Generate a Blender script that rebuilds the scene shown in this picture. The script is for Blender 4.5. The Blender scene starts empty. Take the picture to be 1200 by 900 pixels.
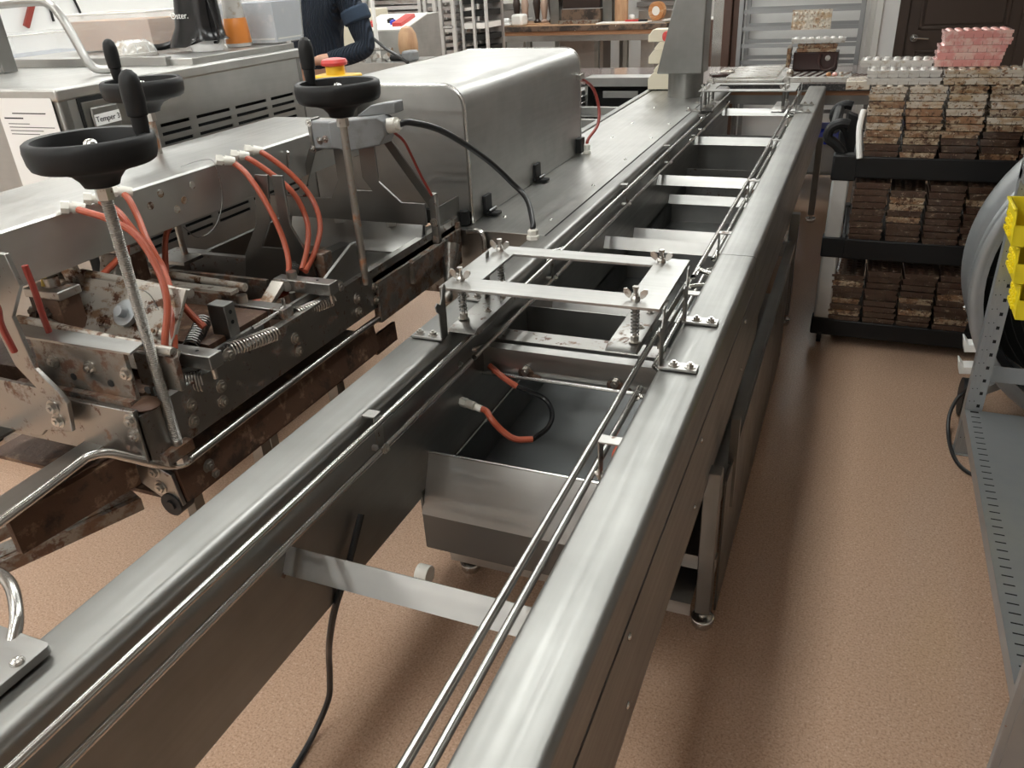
import bpy, math, random
from mathutils import Vector, Matrix, Euler
random.seed(7)
S = bpy.context.scene
COL = S.collection
PI = math.pi

# ------------------------------------------------------------------ camera
cam_d = bpy.data.cameras.new('camera'); cam = bpy.data.objects.new('camera', cam_d); COL.objects.link(cam)
cam_d.sensor_fit = 'HORIZONTAL'; cam_d.sensor_width = 36.0; cam_d.lens = 36.0 * 925.335 / 1200.0
cam_d.clip_start = 0.02; cam_d.clip_end = 100

def cam_matrix(pitch, yaw, roll):
    cy, sy = math.cos(yaw), math.sin(yaw); cp, sp = math.cos(pitch), math.sin(pitch); cr, sr = math.cos(roll), math.sin(roll)
    Ry = Matrix(((cy, -sy, 0), (sy, cy, 0), (0, 0, 1))); B = Matrix(((1, 0, 0), (0, 0, -1), (0, 1, 0)))
    Rp = Matrix(((1, 0, 0), (0, cp, -sp), (0, sp, cp))); Rr = Matrix(((cr, -sr, 0), (sr, cr, 0), (0, 0, 1)))
    R = Rr @ Rp @ B @ Ry
    return Matrix((R[0], -R[1], -R[2])).transposed()
cam.matrix_world = Matrix.Translation((0, 0, 1.65)) @ cam_matrix(math.radians(27.5287), math.radians(-23.9044), math.radians(-3.3398)).to_4x4()
S.camera = cam

# ------------------------------------------------------------------ world, exposure
W = bpy.data.worlds.new('world'); S.world = W; W.use_nodes = True
W.node_tree.nodes['Background'].inputs[0].default_value = (0.9, 0.95, 1.0, 1); W.node_tree.nodes['Background'].inputs[1].default_value = 0.15
S.view_settings.view_transform = 'Standard'; S.view_settings.look = 'None'; S.view_settings.gamma = 1.0
S.view_settings.use_curve_mapping = False
S.view_settings.exposure = 0.0
LAMP = 13.8          # radiance of the ceiling panels
CEIL = 2.85
PANELS = [(x, -7.45 + 1.9 * k) for x in (-0.92, -2.6, -4.4) for k in range(11) if x < -1 or k < 8] + [(-0.93, 7.25)]  # rows run on unseen behind the camera; last panel added to brighten rack wall

# ------------------------------------------------------------------ materials
def NT(name):
    m = bpy.data.materials.new(name); m.use_nodes = True; nt = m.node_tree
    return m, nt, nt.nodes['Principled BSDF']
def mat(name, col, rough=0.5, metal=0.0, spots=(), brush=None, bump=None, trans=0.0, alpha=1.0, emit=None, rnd=False, spec=None, coat=0, rvar=0.0, rscale=6.0, waves=None):
    """col base colour (linear); spots: (col, scale, lo, hi, stretch[, rough]); brush: stretch vector of the grain"""
    m, nt, P = NT(name); N = nt.nodes; L = nt.links
    P.inputs['Roughness'].default_value = rough; P.inputs['Metallic'].default_value = metal
    P.inputs['Transmission Weight'].default_value = trans; P.inputs['Alpha'].default_value = alpha
    if spec is not None: P.inputs['Specular IOR Level'].default_value = spec
    if coat: P.inputs['Coat Weight'].default_value = coat
    if emit:
        P.inputs['Emission Color'].default_value = (*emit[:3], 1); P.inputs['Emission Strength'].default_value = emit[3]
    tc = N.new('ShaderNodeTexCoord'); oi = None
    if rnd: oi = N.new('ShaderNodeObjectInfo')
    def noise(scale, stretch=(1, 1, 1), detail=4, rgh=0.6):
        mp = N.new('ShaderNodeMapping'); mp.inputs['Scale'].default_value = stretch
        L.new(tc.outputs['Object'], mp.inputs['Vector'])
        n = N.new('ShaderNodeTexNoise'); n.noise_dimensions = '4D' if rnd else '3D'
        n.inputs['Scale'].default_value = scale; n.inputs['Detail'].default_value = detail; n.inputs['Roughness'].default_value = rgh
        L.new(mp.outputs['Vector'], n.inputs['Vector'])
        if rnd:
            mm = N.new('ShaderNodeMath'); mm.operation = 'MULTIPLY'; mm.inputs[1].default_value = 37.0
            L.new(oi.outputs['Random'], mm.inputs[0]); L.new(mm.outputs[0], n.inputs['W'])
        return n.outputs[0]
    def remap(sock, lo, hi, a=0.0, b=1.0):
        r = N.new('ShaderNodeMapRange'); r.inputs['From Min'].default_value = lo; r.inputs['From Max'].default_value = hi
        r.inputs['To Min'].default_value = a; r.inputs['To Max'].default_value = b
        L.new(sock, r.inputs['Value']); return r.outputs[0]
    csock = None; rsock = None
    rgb = N.new('ShaderNodeRGB'); rgb.outputs[0].default_value = (*col, 1); csock = rgb.outputs[0]
    if brush is not None:
        g = noise(60, brush, 3)
        rsock = remap(g, 0.3, 0.7, rough - 0.07, rough + 0.07)
        big = noise(5, (1, 1, 1), 3)
        hv = N.new('ShaderNodeMix'); hv.data_type = 'RGBA'; hv.inputs['A'].default_value = (*[c * 0.9 for c in col], 1); hv.inputs['B'].default_value = (*[min(1, c * 1.06) for c in col], 1)
        L.new(remap(big, 0.35, 0.65), hv.inputs['Factor']); csock = hv.outputs['Result']
        bp = N.new('ShaderNodeBump'); bp.inputs['Strength'].default_value = 0.06; bp.inputs['Distance'].default_value = 0.002
        L.new(g, bp.inputs['Height']); L.new(bp.outputs[0], P.inputs['Normal'])
    elif rvar:
        rsock = remap(noise(rscale), 0.35, 0.65, max(0, rough - rvar), rough + rvar)
    for sp in spots:
        c2, sc, lo, hi, st = sp[:5]
        f = remap(noise(sc, st, 6, 0.65), lo, hi)
        mx = N.new('ShaderNodeMix'); mx.data_type = 'RGBA'
        L.new(f, mx.inputs['Factor']); L.new(csock, mx.inputs['A']); mx.inputs['B'].default_value = (*c2, 1); csock = mx.outputs['Result']
        if len(sp) > 5:
            mr = N.new('ShaderNodeMix'); mr.data_type = 'FLOAT'
            L.new(f, mr.inputs['Factor'])
            if rsock is not None: L.new(rsock, mr.inputs['A'])
            else: mr.inputs['A'].default_value = rough
            mr.inputs['B'].default_value = sp[5]; rsock = mr.outputs['Result']
            if metal:
                mm = N.new('ShaderNodeMath'); mm.operation = 'SUBTRACT'; mm.inputs[0].default_value = metal; mm.use_clamp = True
                L.new(f, mm.inputs[1])
                if P.inputs['Metallic'].is_linked:
                    prev = P.inputs['Metallic'].links[0].from_socket
                    L.new(prev, mm.inputs[0])
                L.new(mm.outputs[0], P.inputs['Metallic'])
    L.new(csock, P.inputs['Base Color'])
    if rsock is not None: L.new(rsock, P.inputs['Roughness'])
    if bump:
        bp = N.new('ShaderNodeBump'); bp.inputs['Strength'].default_value = bump[1]; bp.inputs['Distance'].default_value = bump[2] if len(bump) > 2 else 0.003
        if waves:
            wv = N.new('ShaderNodeTexWave'); wv.inputs['Scale'].default_value = bump[0]; wv.bands_direction = waves
            L.new(tc.outputs['Object'], wv.inputs['Vector']); L.new(wv.outputs['Fac'], bp.inputs['Height'])
        else:
            L.new(noise(bump[0], bump[3] if len(bump) > 3 else (1, 1, 1), 4), bp.inputs['Height'])
        L.new(bp.outputs[0], P.inputs['Normal'])
    return m

CH1 = (0.10, 0.045, 0.025); CH2 = (0.16, 0.088, 0.052); RUST = (0.30, 0.13, 0.06)
BY = (1, 0.02, 1); BX = (0.02, 1, 1); BZ = (1, 1, 0.02)
M = {}
M['steel'] = mat('brushed_steel_along', (0.29, 0.288, 0.276), 0.42, 1, brush=BY)
M['steel_x'] = mat('brushed_steel_across', (0.40, 0.396, 0.382), 0.37, 1, brush=BX)
M['steel_z'] = mat('brushed_steel_upright', (0.27, 0.267, 0.256), 0.37, 1, brush=BZ)
M['hood_deck'] = mat('deck_sheet_steel', (0.42, 0.417, 0.40), 0.40, 1, brush=BY)
M['steel_bright'] = mat('bright_brushed_steel', (0.52, 0.517, 0.50), 0.40, 1, brush=BY)
M['polished'] = mat('polished_steel', (0.58, 0.575, 0.555), 0.24, 1)
M['hood_steel'] = mat('satin_steel', (0.46, 0.457, 0.442), 0.42, 1, brush=(0.05, 0.05, 1))
M['dark_steel'] = mat('dull_steel', (0.22, 0.216, 0.207), 0.42, 1, rvar=.08)
M['stained_steel'] = mat('chocolate_stained_steel', (0.36, 0.352, 0.335), 0.36, 1, spots=[((.16, .085, .05), 16, 0.58, 0.66, (1, 1, 1.0), 0.6), (CH1, 30, 0.60, 0.65, (1, 1, 1), 0.55)], rvar=.05)
M['dirty_steel'] = mat('chocolate_caked_steel', (0.30, 0.288, 0.264), 0.42, 1, spots=[(CH2, 16, 0.47, 0.60, (1, 1, 1.4), 0.6), (CH1, 28, 0.53, 0.60, (1, 1, 1), 0.5)], rvar=.05)
M['caked'] = mat('caked_chocolate', (0.085, 0.042, 0.024), 0.6, 0, spots=[((0.26, 0.17, 0.11), 22, 0.55, 0.68, (1, 1, 1)), ((0.03, 0.016, 0.01), 14, 0.55, 0.65, (1, 1, 1))], bump=(30, 0.5, 0.006))
M['cream_dirty'] = mat('chocolate_smeared_pale_steel', (0.46, 0.43, 0.385), 0.4, 0.6, spots=[((0.24, 0.145, 0.085), 18, 0.50, 0.60, (1, 1, 2)), (CH1, 30, 0.55, 0.61, (1, 1, 1))])
M['bolt'] = mat('bolt_steel', (0.55, 0.53, 0.5), 0.28, 1, spots=[(CH2, 40, 0.6, 0.7, (1, 1, 1), 0.6)])
M['screw'] = mat('trapezoid_thread_steel', (0.36, 0.35, 0.33), 0.4, 1, spots=[(RUST, 20, 0.62, 0.74, (1, 1, 1), 0.6)])
M['rusty'] = mat('rusty_spindle_steel', (0.36, 0.34, 0.31), 0.4, 1, spots=[(RUST, 18, 0.48, 0.6, (1, 1, 1), 0.65)])
M['galv'] = mat('galvanised_sheet', (0.42, 0.44, 0.45), 0.42, 0.7, spots=[((0.4, 0.42, 0.44), 8, 0.45, 0.6, (1, 1, 1)), (RUST, 30, 0.70, 0.74, (1, 1, 1), 0.7)])
M['alu'] = mat('aluminium', (0.50, 0.50, 0.49), 0.4, 0.35, brush=BZ)
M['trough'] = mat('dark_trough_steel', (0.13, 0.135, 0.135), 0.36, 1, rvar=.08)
M['rack_alu'] = mat('rack_aluminium', (0.32, 0.325, 0.33), 0.42, 0.7)
M['rack_light'] = mat('far_rack_aluminium', (0.62, 0.61, 0.60), 0.45, 0.4)
M['black'] = mat('black_plastic', (0.009, 0.009, 0.0095), 0.5, spec=0.3, bump=(180, 0.08, 0.001))
M['black_gloss'] = mat('black_gloss_plastic', (0.008, 0.008, 0.009), 0.22)
M['rubber'] = mat('black_rubber', (0.013, 0.013, 0.014), 0.6)
M['cable'] = mat('black_cable_sheath', (0.012, 0.012, 0.013), 0.38)
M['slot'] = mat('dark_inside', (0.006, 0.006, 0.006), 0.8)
M['orange'] = mat('orange_silicone_tube', (0.40, 0.085, 0.042), 0.38, spots=[((0.35, 0.05, 0.03), 30, 0.58, 0.7, (1, 1, 1))])
M['red_tube'] = mat('dark_red_tube', (0.26, 0.035, 0.025), 0.4)
M['yellow_tube'] = mat('yellow_tube', (0.62, 0.5, 0.12), 0.4)
M['nylon'] = mat('white_nylon', (0.74, 0.72, 0.66), 0.4, spots=[((0.5, 0.42, 0.32), 40, 0.6, 0.75, (1, 1, 1))])
M['grey_cast'] = mat('grey_enamelled_casting', (0.21, 0.215, 0.22), 0.42, spots=[((0.17, 0.17, 0.17), 15, 0.5, 0.65, (1, 1, 1))])
M['yellow'] = mat('yellow_plastic', (0.80, 0.50, 0.03), 0.35)
M['bin_yellow'] = mat('bright_yellow_plastic', (0.85, 0.68, 0.02), 0.38, bump=(90, 0.05, 0.001))
M['red'] = mat('red_plastic', (0.55, 0.05, 0.045), 0.35)
M['beige'] = mat('beige_plastic', (0.66, 0.60, 0.47), 0.45)
M['white'] = mat('white_plastic', (0.82, 0.81, 0.78), 0.4)
M['paper'] = mat('white_paper', (0.84, 0.84, 0.83), 0.75)
M['ink'] = mat('black_ink', (0.03, 0.03, 0.035), 0.7)
M['wall'] = mat('off_white_wall_paint', (0.76, 0.755, 0.74), 0.6, bump=(120, 0.06, 0.001))
M['ceiling'] = mat('white_ceiling_tile', (0.55, 0.55, 0.54), 0.8)
M['wall_grey'] = mat('grey_wall_paint', (0.30, 0.275, 0.26), 0.6)
M['door'] = mat('dark_brown_door_paint', (0.045, 0.028, 0.02), 0.45, bump=(30, 0.05, 0.002, (1, 1, 0.05)))
M['jamb'] = mat('dark_brown_timber', (0.075, 0.038, 0.026), 0.5)
M['wood'] = mat('pale_timber', (0.34, 0.18, 0.095), 0.55, spots=[((0.28, 0.13, 0.06), 6, 0.45, 0.65, (0.1, 1, 1))])
M['slab'] = mat('butcher_block_edge', (0.15, 0.10, 0.07), 0.4, spots=[((0.035, 0.026, 0.022), 7, 0.44, 0.56, (1, 1, 1)), ((0.6, 0.5, 0.4), 14, 0.64, 0.7, (1, 1, 1))])
M['granite'] = mat('polished_speckled_granite', (0.27, 0.225, 0.21), 0.12, spots=[((0.07, 0.06, 0.06), 90, 0.5, 0.6, (1, 1, 1)), ((0.62, 0.55, 0.52), 60, 0.6, 0.68, (1, 1, 1))])
M['granite_edge'] = mat('dark_granite_edge', (0.035, 0.033, 0.033), 0.3, spots=[((0.16, 0.15, 0.15), 90, 0.55, 0.65, (1, 1, 1))])
M['sweater'] = mat('navy_ribbed_wool', (0.010, 0.018, 0.034), 0.9, bump=(26, 1.0, 0.012), waves='X')
M['cuff'] = mat('navy_cuff_wool', (0.022, 0.038, 0.065), 0.9, bump=(40, 0.6, 0.006))
M['trousers'] = mat('black_cotton', (0.012, 0.012, 0.014), 0.85)
M['skin'] = mat('skin', (0.52, 0.29, 0.20), 0.5)
M['hair'] = mat('dark_hair', (0.025, 0.016, 0.01), 0.6)
M['tub'] = mat('clear_plastic_tub', (0.85, 0.85, 0.84), 0.2, alpha=0.28)
M['caramel'] = mat('caramel_filling', (0.46, 0.20, 0.07), 0.45, spots=[((0.60, 0.38, 0.22), 7, 0.50, 0.62, (0.5, 0.5, 3)), ((0.25, 0.09, 0.03), 12, 0.62, 0.70, (0.5, 0.5, 3))])
M['amber'] = mat('amber_liquid', (0.70, 0.24, 0.05), 0.3)
M['blue_film'] = mat('blue_grey_filling', (0.30, 0.35, 0.44), 0.5, spots=[((0.55, 0.58, 0.62), 30, 0.55, 0.7, (1, 1, 1))])
M['clear'] = mat('clear_thin_plastic', (0.88, 0.88, 0.88), 0.12, alpha=0.4)
M['blue'] = mat('blue_plastic', (0.02, 0.05, 0.55), 0.4)
FINE = (0.085, 0.045, 0.028)
M['mould_clear'] = mat('clear_mould_plastic', (0.55, 0.49, 0.41), 0.2, rnd=True, coat=.4, spots=[((0.40, 0.28, 0.17), 11, 0.48, 0.60, (1, 1, 2)), ((0.24, 0.13, 0.07), 40, 0.55, 0.62, (1, 1, 1.5)), (FINE, 75, 0.58, 0.63, (1, 1, 1))])
M['mould_stained'] = mat('stained_mould_plastic', (0.36, 0.28, 0.19), 0.25, rnd=True, coat=.4, spots=[((0.22, 0.12, 0.065), 12, 0.45, 0.56, (1, 1, 2)), ((0.60, 0.50, 0.38), 45, 0.58, 0.64, (1, 1, 2)), (FINE, 55, 0.50, 0.57, (1, 1, 1))])
M['mould_dark'] = mat('chocolate_and_shade_mould_plastic', (0.075, 0.046, 0.031), 0.28, rnd=True, coat=.35, spots=[((0.34, 0.27, 0.2), 42, 0.58, 0.64, (1, 1, 2)), ((0.055, 0.027, 0.018), 20, 0.45, 0.56, (1, 1, 1)), ((0.42, 0.35, 0.27), 80, 0.63, 0.67, (1, 1, 1))])  # chocolate coat, darkened further for the shade on the lower cart shelves
M['mould_rust'] = mat('orange_stained_mould_plastic', (0.27, 0.145, 0.08), 0.26, rnd=True, coat=.3, spots=[((0.42, 0.32, 0.22), 18, 0.50, 0.6, (1, 1, 2)), (FINE, 50, 0.52, 0.59, (1, 1, 1))])
M['mould_pink'] = mat('pink_mould_plastic', (0.80, 0.36, 0.33), 0.2, trans=0.15, rnd=True, coat=.4, spots=[((0.88, 0.60, 0.54), 22, 0.46, 0.60, (1, 1, 1))])
M['mould_white'] = mat('frosted_clear_mould_plastic', (0.54, 0.52, 0.49), 0.2, coat=.5, rnd=True, spots=[((0.42, 0.37, 0.31), 40, 0.54, 0.63, (1, 1, 1))])
M['brown_gloss'] = mat('dark_brown_plastic', (0.035, 0.014, 0.012), 0.25)
M['board_wood'] = mat('light_wood_board', (0.52, 0.32, 0.18), 0.5, spots=[((0.4, 0.22, 0.12), 8, 0.45, 0.6, (1, 1, .2))])
M['tray_grey'] = mat('stacked_tray_plastic', (0.36, 0.335, 0.32), 0.5, rnd=True, spots=[((0.25, 0.21, 0.19), 10, 0.45, 0.6, (1, 1, 3))])
M['statue'] = mat('dark_chocolate_figure', (0.03, 0.018, 0.014), 0.35)
M['statue_pale'] = mat('pale_chocolate_figure', (0.45, 0.32, 0.25), 0.5)
M['lamp'] = mat('lamp_diffuser', (0.9, 0.9, 0.9), 0.5, emit=(0.975, 1.0, 0.965, LAMP))
M['led_white'] = mat('lamp_frame_white', (0.85, 0.85, 0.85), 0.4)
# floor: speckled resin
M['floor'] = mat('speckled_terracotta_resin', (0.52, 0.35, 0.248), 0.18, spots=[((0.38, 0.24, 0.165), 170, 0.50, 0.58, (1, 1, 1)), ((0.63, 0.455, 0.345), 150, 0.56, 0.64, (1, 1, 1)), ((0.05, 0.03, 0.02), 11, 0.745, 0.755, (1, 1, 1))], bump=(45, 0.10, 0.006))

# ------------------------------------------------------------------ mesh builder
def perp(d):
    d = Vector(d).normalized(); a = Vector((0, 0, 1)) if abs(d.z) < 0.9 else Vector((1, 0, 0))
    u = d.cross(a).normalized(); return u, d.cross(u).normalized()
class MB:
    def __init__(s): s.v = []; s.f = []
    def add(s, vs, fs, mtx=None):
        o = len(s.v)
        s.v += [tuple(mtx @ Vector(v)) for v in vs] if mtx is not None else [tuple(v) for v in vs]
        s.f += [tuple(i + o for i in f) for f in fs]; return s
    def box(s, x0, x1, y0, y1, z0, z1, mtx=None):
        return s.add([(x0, y0, z0), (x1, y0, z0), (x1, y1, z0), (x0, y1, z0), (x0, y0, z1), (x1, y0, z1), (x1, y1, z1), (x0, y1, z1)],
                     [(0, 3, 2, 1), (4, 5, 6, 7), (0, 1, 5, 4), (1, 2, 6, 5), (2, 3, 7, 6), (3, 0, 4, 7)], mtx)
    def obox(s, c, size, rot=(0, 0, 0)):
        m = Matrix.Translation(c) @ Euler(rot).to_matrix().to_4x4(); a, b, d = [q / 2 for q in size]
        return s.box(-a, a, -b, b, -d, d, m)
    def bar(s, p0, p1, w, t, up=(0, 0, 1)):
        """flat bar from p0 to p1: width w sideways, thickness t along up"""
        p0 = Vector(p0); p1 = Vector(p1); d = (p1 - p0); L = d.length; d.normalize(); up = Vector(up)
        x = d.cross(up).normalized(); z = x.cross(d).normalized()
        m = Matrix((x, d, z)).transposed().to_4x4(); m.translation = p0
        return s.box(-w / 2, w / 2, 0, L, -t / 2, t / 2, m)
    def cyl(s, p0, p1, r, n=12, r2=None, cap=True):
        p0 = Vector(p0); p1 = Vector(p1); u, w = perp(p1 - p0); r2 = r if r2 is None else r2
        vs = []; 
        for p, q in ((p0, r), (p1, r2)):
            for i in range(n):
                a = 2 * PI * i / n; vs.append(p + u * (q * math.cos(a)) + w * (q * math.sin(a)))
        fs = [(i, (i + 1) % n, n + (i + 1) % n, n + i) for i in range(n)]
        fs = [f[::-1] for f in fs] if False else fs
        if cap: fs += [tuple(range(n))[::-1], tuple(range(n, 2 * n))]
        return s.add(vs, fs)
    def tube(s, pts, r, n=8, closed=False, cap=True, sub=0):
        P = [Vector(p) for p in pts]
        if sub:
            Q = []; m = len(P)
            for i in range(m if closed else m - 1):
                p0 = P[(i - 1) % m] if (closed or i > 0) else P[0] * 2 - P[1]
                p1 = P[i]; p2 = P[(i + 1) % m]; p3 = P[(i + 2) % m] if (closed or i + 2 < m) else P[-1] * 2 - P[-2]
                for k in range(sub):
                    t = k / sub
                    Q.append(0.5 * ((2 * p1) + (p2 - p0) * t + (2 * p0 - 5 * p1 + 4 * p2 - p3) * t * t + (-p0 + 3 * p1 - 3 * p2 + p3) * t ** 3))
            if not closed: Q.append(P[-1])
            P = Q
        m = len(P); vs = []; u = None
        for i in range(m):
            if closed: d = P[(i + 1) % m] - P[i - 1]
            else: d = P[min(i + 1, m - 1)] - P[max(i - 1, 0)]
            d.normalize()
            if u is None: u, w = perp(d)
            else:
                u = (u - d * u.dot(d)).normalized(); w = d.cross(u)
            for k in range(n):
                a = 2 * PI * k / n; vs.append(P[i] + u * (r * math.cos(a)) + w * (r * math.sin(a)))
        fs = []
        for i in range(m if closed else m - 1):
            j = (i + 1) % m
            for k in range(n): fs.append((i * n + k, i * n + (k + 1) % n, j * n + (k + 1) % n, j * n + k))
        if cap and not closed: fs += [tuple(range(n))[::-1], tuple(range((m - 1) * n, m * n))]
        return s.add(vs, fs)
    def lathe(s, prof, base=(0, 0, 0), axis=(0, 0, 1), n=24, cap=True):
        axis = Vector(axis).normalized(); u, w = perp(axis); b = Vector(base); vs = []; fs = []; m = len(prof)
        for r, z in prof:
            for k in range(n):
                a = 2 * PI * k / n; vs.append(b + axis * z + u * (r * math.cos(a)) + w * (r * math.sin(a)))
        for i in range(m - 1):
            for k in range(n): fs.append((i * n + k, i * n + (k + 1) % n, (i + 1) * n + (k + 1) % n, (i + 1) * n + k))
        if cap and prof[0][0] > 1e-5: fs.append(tuple(range(n))[::-1])
        if cap and prof[-1][0] > 1e-5: fs.append(tuple(range((m - 1) * n, m * n)))
        return s.add(vs, fs)
    def prism(s, poly, ax, a, b):
        """extrude 2D polygon along axis ax ('x': poly in yz, 'y': poly in xz, 'z': poly in xy)"""
        n = len(poly); f = {'x': lambda p, t: (t, p[0], p[1]), 'y': lambda p, t: (p[0], t, p[1]), 'z': lambda p, t: (p[0], p[1], t)}[ax]
        vs = [f(p, a) for p in poly] + [f(p, b) for p in poly]
        return s.add(vs, [tuple(range(n))[::-1], tuple(range(n, 2 * n))] + [(i, (i + 1) % n, n + (i + 1) % n, n + i) for i in range(n)])
    def frame(s, x0, x1, y0, y1, z0, z1, hx0, hx1, hy0, hy1):
        """plate with a rectangular window (in xy)"""
        o = [(x0, y0), (x1, y0), (x1, y1), (x0, y1)]; h = [(hx0, hy0), (hx1, hy0), (hx1, hy1), (hx0, hy1)]
        vs = [(*p, z0) for p in o] + [(*p, z0) for p in h] + [(*p, z1) for p in o] + [(*p, z1) for p in h]; fs = []
        for i in range(4):
            j = (i + 1) % 4
            fs += [(i, 4 + i, 4 + j, j), (8 + i, 8 + j, 12 + j, 12 + i), (i, j, 8 + j, 8 + i), (4 + i, 12 + i, 12 + j, 4 + j)]
        return s.add(vs, fs)
    def sphere(s, c, r, n=12, m=8, sc=(1, 1, 1), top=False):
        c = Vector(c); vs = []; fs = []; a0 = 0 if not top else PI / 2
        vs.append(c + Vector((0, 0, r * sc[2])))
        rings = m
        for i in range(1, rings + 1):
            th = (PI / 2 if top else PI) * i / (rings if top else rings + 0.0001)
            for k in range(n):
                a = 2 * PI * k / n; vs.append(c + Vector((r * sc[0] * math.sin(th) * math.cos(a), r * sc[1] * math.sin(th) * math.sin(a), r * sc[2] * math.cos(th))))
        for k in range(n): fs.append((0, 1 + k, 1 + (k + 1) % n))
        for i in range(rings - 1):
            for k in range(n): fs.append((1 + i * n + k, 1 + (i + 1) * n + k, 1 + (i + 1) * n + (k + 1) % n, 1 + i * n + (k + 1) % n))
        return s.add(vs, fs)
    def bolt(s, p, d, r=0.009, h=0.008, washer=True):
        p = Vector(p); d = Vector(d).normalized()
        if washer: s.cyl(p, p + d * 0.002, r * 1.45, 12)
        s.cyl(p, p + d * h, r, 6); s.cyl(p, p + d * (h + 0.004), r * 0.45, 8); return s
    def torus(s, c, axis, R, r, n=32, m=10, a0=0, a1=2 * PI):
        u, w = perp(axis); c = Vector(c); full = abs(a1 - a0 - 2 * PI) < 1e-6; k = n if full else n + 1
        return s.tube([c + u * (R * math.cos(a0 + (a1 - a0) * i / n)) + w * (R * math.sin(a0 + (a1 - a0) * i / n)) for i in range(k)], r, m, closed=full)
    def build(s, name, m, parent=None, bev=0.0, seg=2, ang=35, flat=False):
        me = bpy.data.meshes.new(name); vs = s.v
        if parent is not None:
            o3 = ORG.get(parent, Vector((0, 0, 0))); vs = [(v[0] - o3.x, v[1] - o3.y, v[2] - o3.z) for v in vs]
        me.from_pydata(vs, [], s.f); me.validate(); me.update()
        fixn(me)
        me.materials.append(M[m] if isinstance(m, str) else m)
        if not flat:
            me.polygons.foreach_set('use_smooth', [True] * len(me.polygons)); me.set_sharp_from_angle(angle=math.radians(ang))
        o = bpy.data.objects.new(name, me); COL.objects.link(o)
        if parent is not None: o.parent = parent; ORG[o] = ORG.get(parent, Vector((0, 0, 0)))
        if bev:
            b = o.modifiers.new('bevel', 'BEVEL'); b.width = bev; b.segments = seg; b.limit_method = 'ANGLE'; b.angle_limit = math.radians(40)
        return o
import bmesh
def fixn(me):
    bm = bmesh.new(); bm.from_mesh(me); bmesh.ops.recalc_face_normals(bm, faces=bm.faces); bm.to_mesh(me); bm.free()
ORG = {}
def tag(o, label, cat, group=None):
    o['label'] = label; o['category'] = cat
    if group: o['group'] = group
    return o
def thing(name, label, cat, loc=(0, 0, 0), group=None):
    o = bpy.data.objects.new(name, None); COL.objects.link(o); o.location = loc; o.empty_display_size = 0.05
    ORG[o] = Vector(loc); return tag(o, label, cat, group)
def struct(o): o['kind'] = 'structure'; return o
def stuff(o): o['kind'] = 'stuff'; return o
def dup_tree(root, loc, rot=(0, 0, 0), label=None, group=None):
    r = root.copy(); COL.objects.link(r); r.location = loc; r.rotation_euler = rot
    if label: r['label'] = label
    if group: r['group'] = group
    for ch in list(root.children):
        c = ch.copy(); COL.objects.link(c); c.parent = r
        for g in list(ch.children):
            d = g.copy(); COL.objects.link(d); d.parent = c
    return r
def rr_top(x0, x1, z0, z1, r, n=6):
    """rectangle profile with the two top corners rounded"""
    p = [(x0, z0), (x1, z0)]
    for i in range(n + 1): a = PI / 2 * i / n; p.append((x1 - r + r * math.cos(a), z1 - r + r * math.sin(a)))
    for i in range(n + 1): a = PI / 2 + PI / 2 * i / n; p.append((x0 + r + r * math.cos(a), z1 - r + r * math.sin(a)))
    return p
def B(*a): return MB().box(*a)

def text_obj(body, name, size, loc, rot, m, parent, depth=0.0004, align='CENTER'):
    cu = bpy.data.curves.new(name, 'FONT'); cu.body = body; cu.size = size; cu.extrude = depth; cu.align_x = align; cu.align_y = 'CENTER'
    ob = bpy.data.objects.new(name + '_curve', cu); COL.objects.link(ob)
    dg = bpy.context.evaluated_depsgraph_get(); me = bpy.data.meshes.new_from_object(ob.evaluated_get(dg))
    bpy.data.objects.remove(ob)
    mt = Matrix.Translation(loc) @ Euler(rot).to_matrix().to_4x4()
    if parent is not None: mt = Matrix.Translation(-ORG[parent]) @ mt
    me.transform(mt); me.materials.clear(); me.materials.append(M[m])
    o = bpy.data.objects.new(name, me); COL.objects.link(o)
    if parent is not None: o.parent = parent; ORG[o] = ORG[parent]
    return o

# ================================================================== THE ROOM
struct(B(-5.6, 3.2, -9.0, 14.0, -0.05, 0.0).build('floor', 'floor'))
cl = struct(B(-5.6, 3.2, -9.0, 14.0, CEIL, CEIL + 0.05).build('ceiling', 'ceiling'))
struct(B(-5.7, -5.6, -9.0, 14.0, 0, CEIL).build('wall_left', 'wall'))
struct(B(3.2, 3.3, -9.0, 8.0, 0, CEIL).build('wall_right', 'wall'))
struct(B(-5.6, 3.2, -9.1, -9.0, 0, CEIL).build('wall_near', 'wall'))
struct(B(-5.6, -1.2, 14.0, 14.1, 0, CEIL).build('wall_back', 'wall'))
struct(B(-1.05, 0.2, 7.95, 8.05, 0, CEIL).build('wall_front', 'wall'))
struct(MB().box(1.18, 3.2, 7.95, 8.05, 0, CEIL).box(0.2, 1.18, 7.95, 8.05, 2.1, CEIL).build('wall_door_side', 'wall'))
struct(B(-1.2, -1.05, 8.0, 14.0, 0, CEIL).build('wall_inner', 'wall'))
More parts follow.
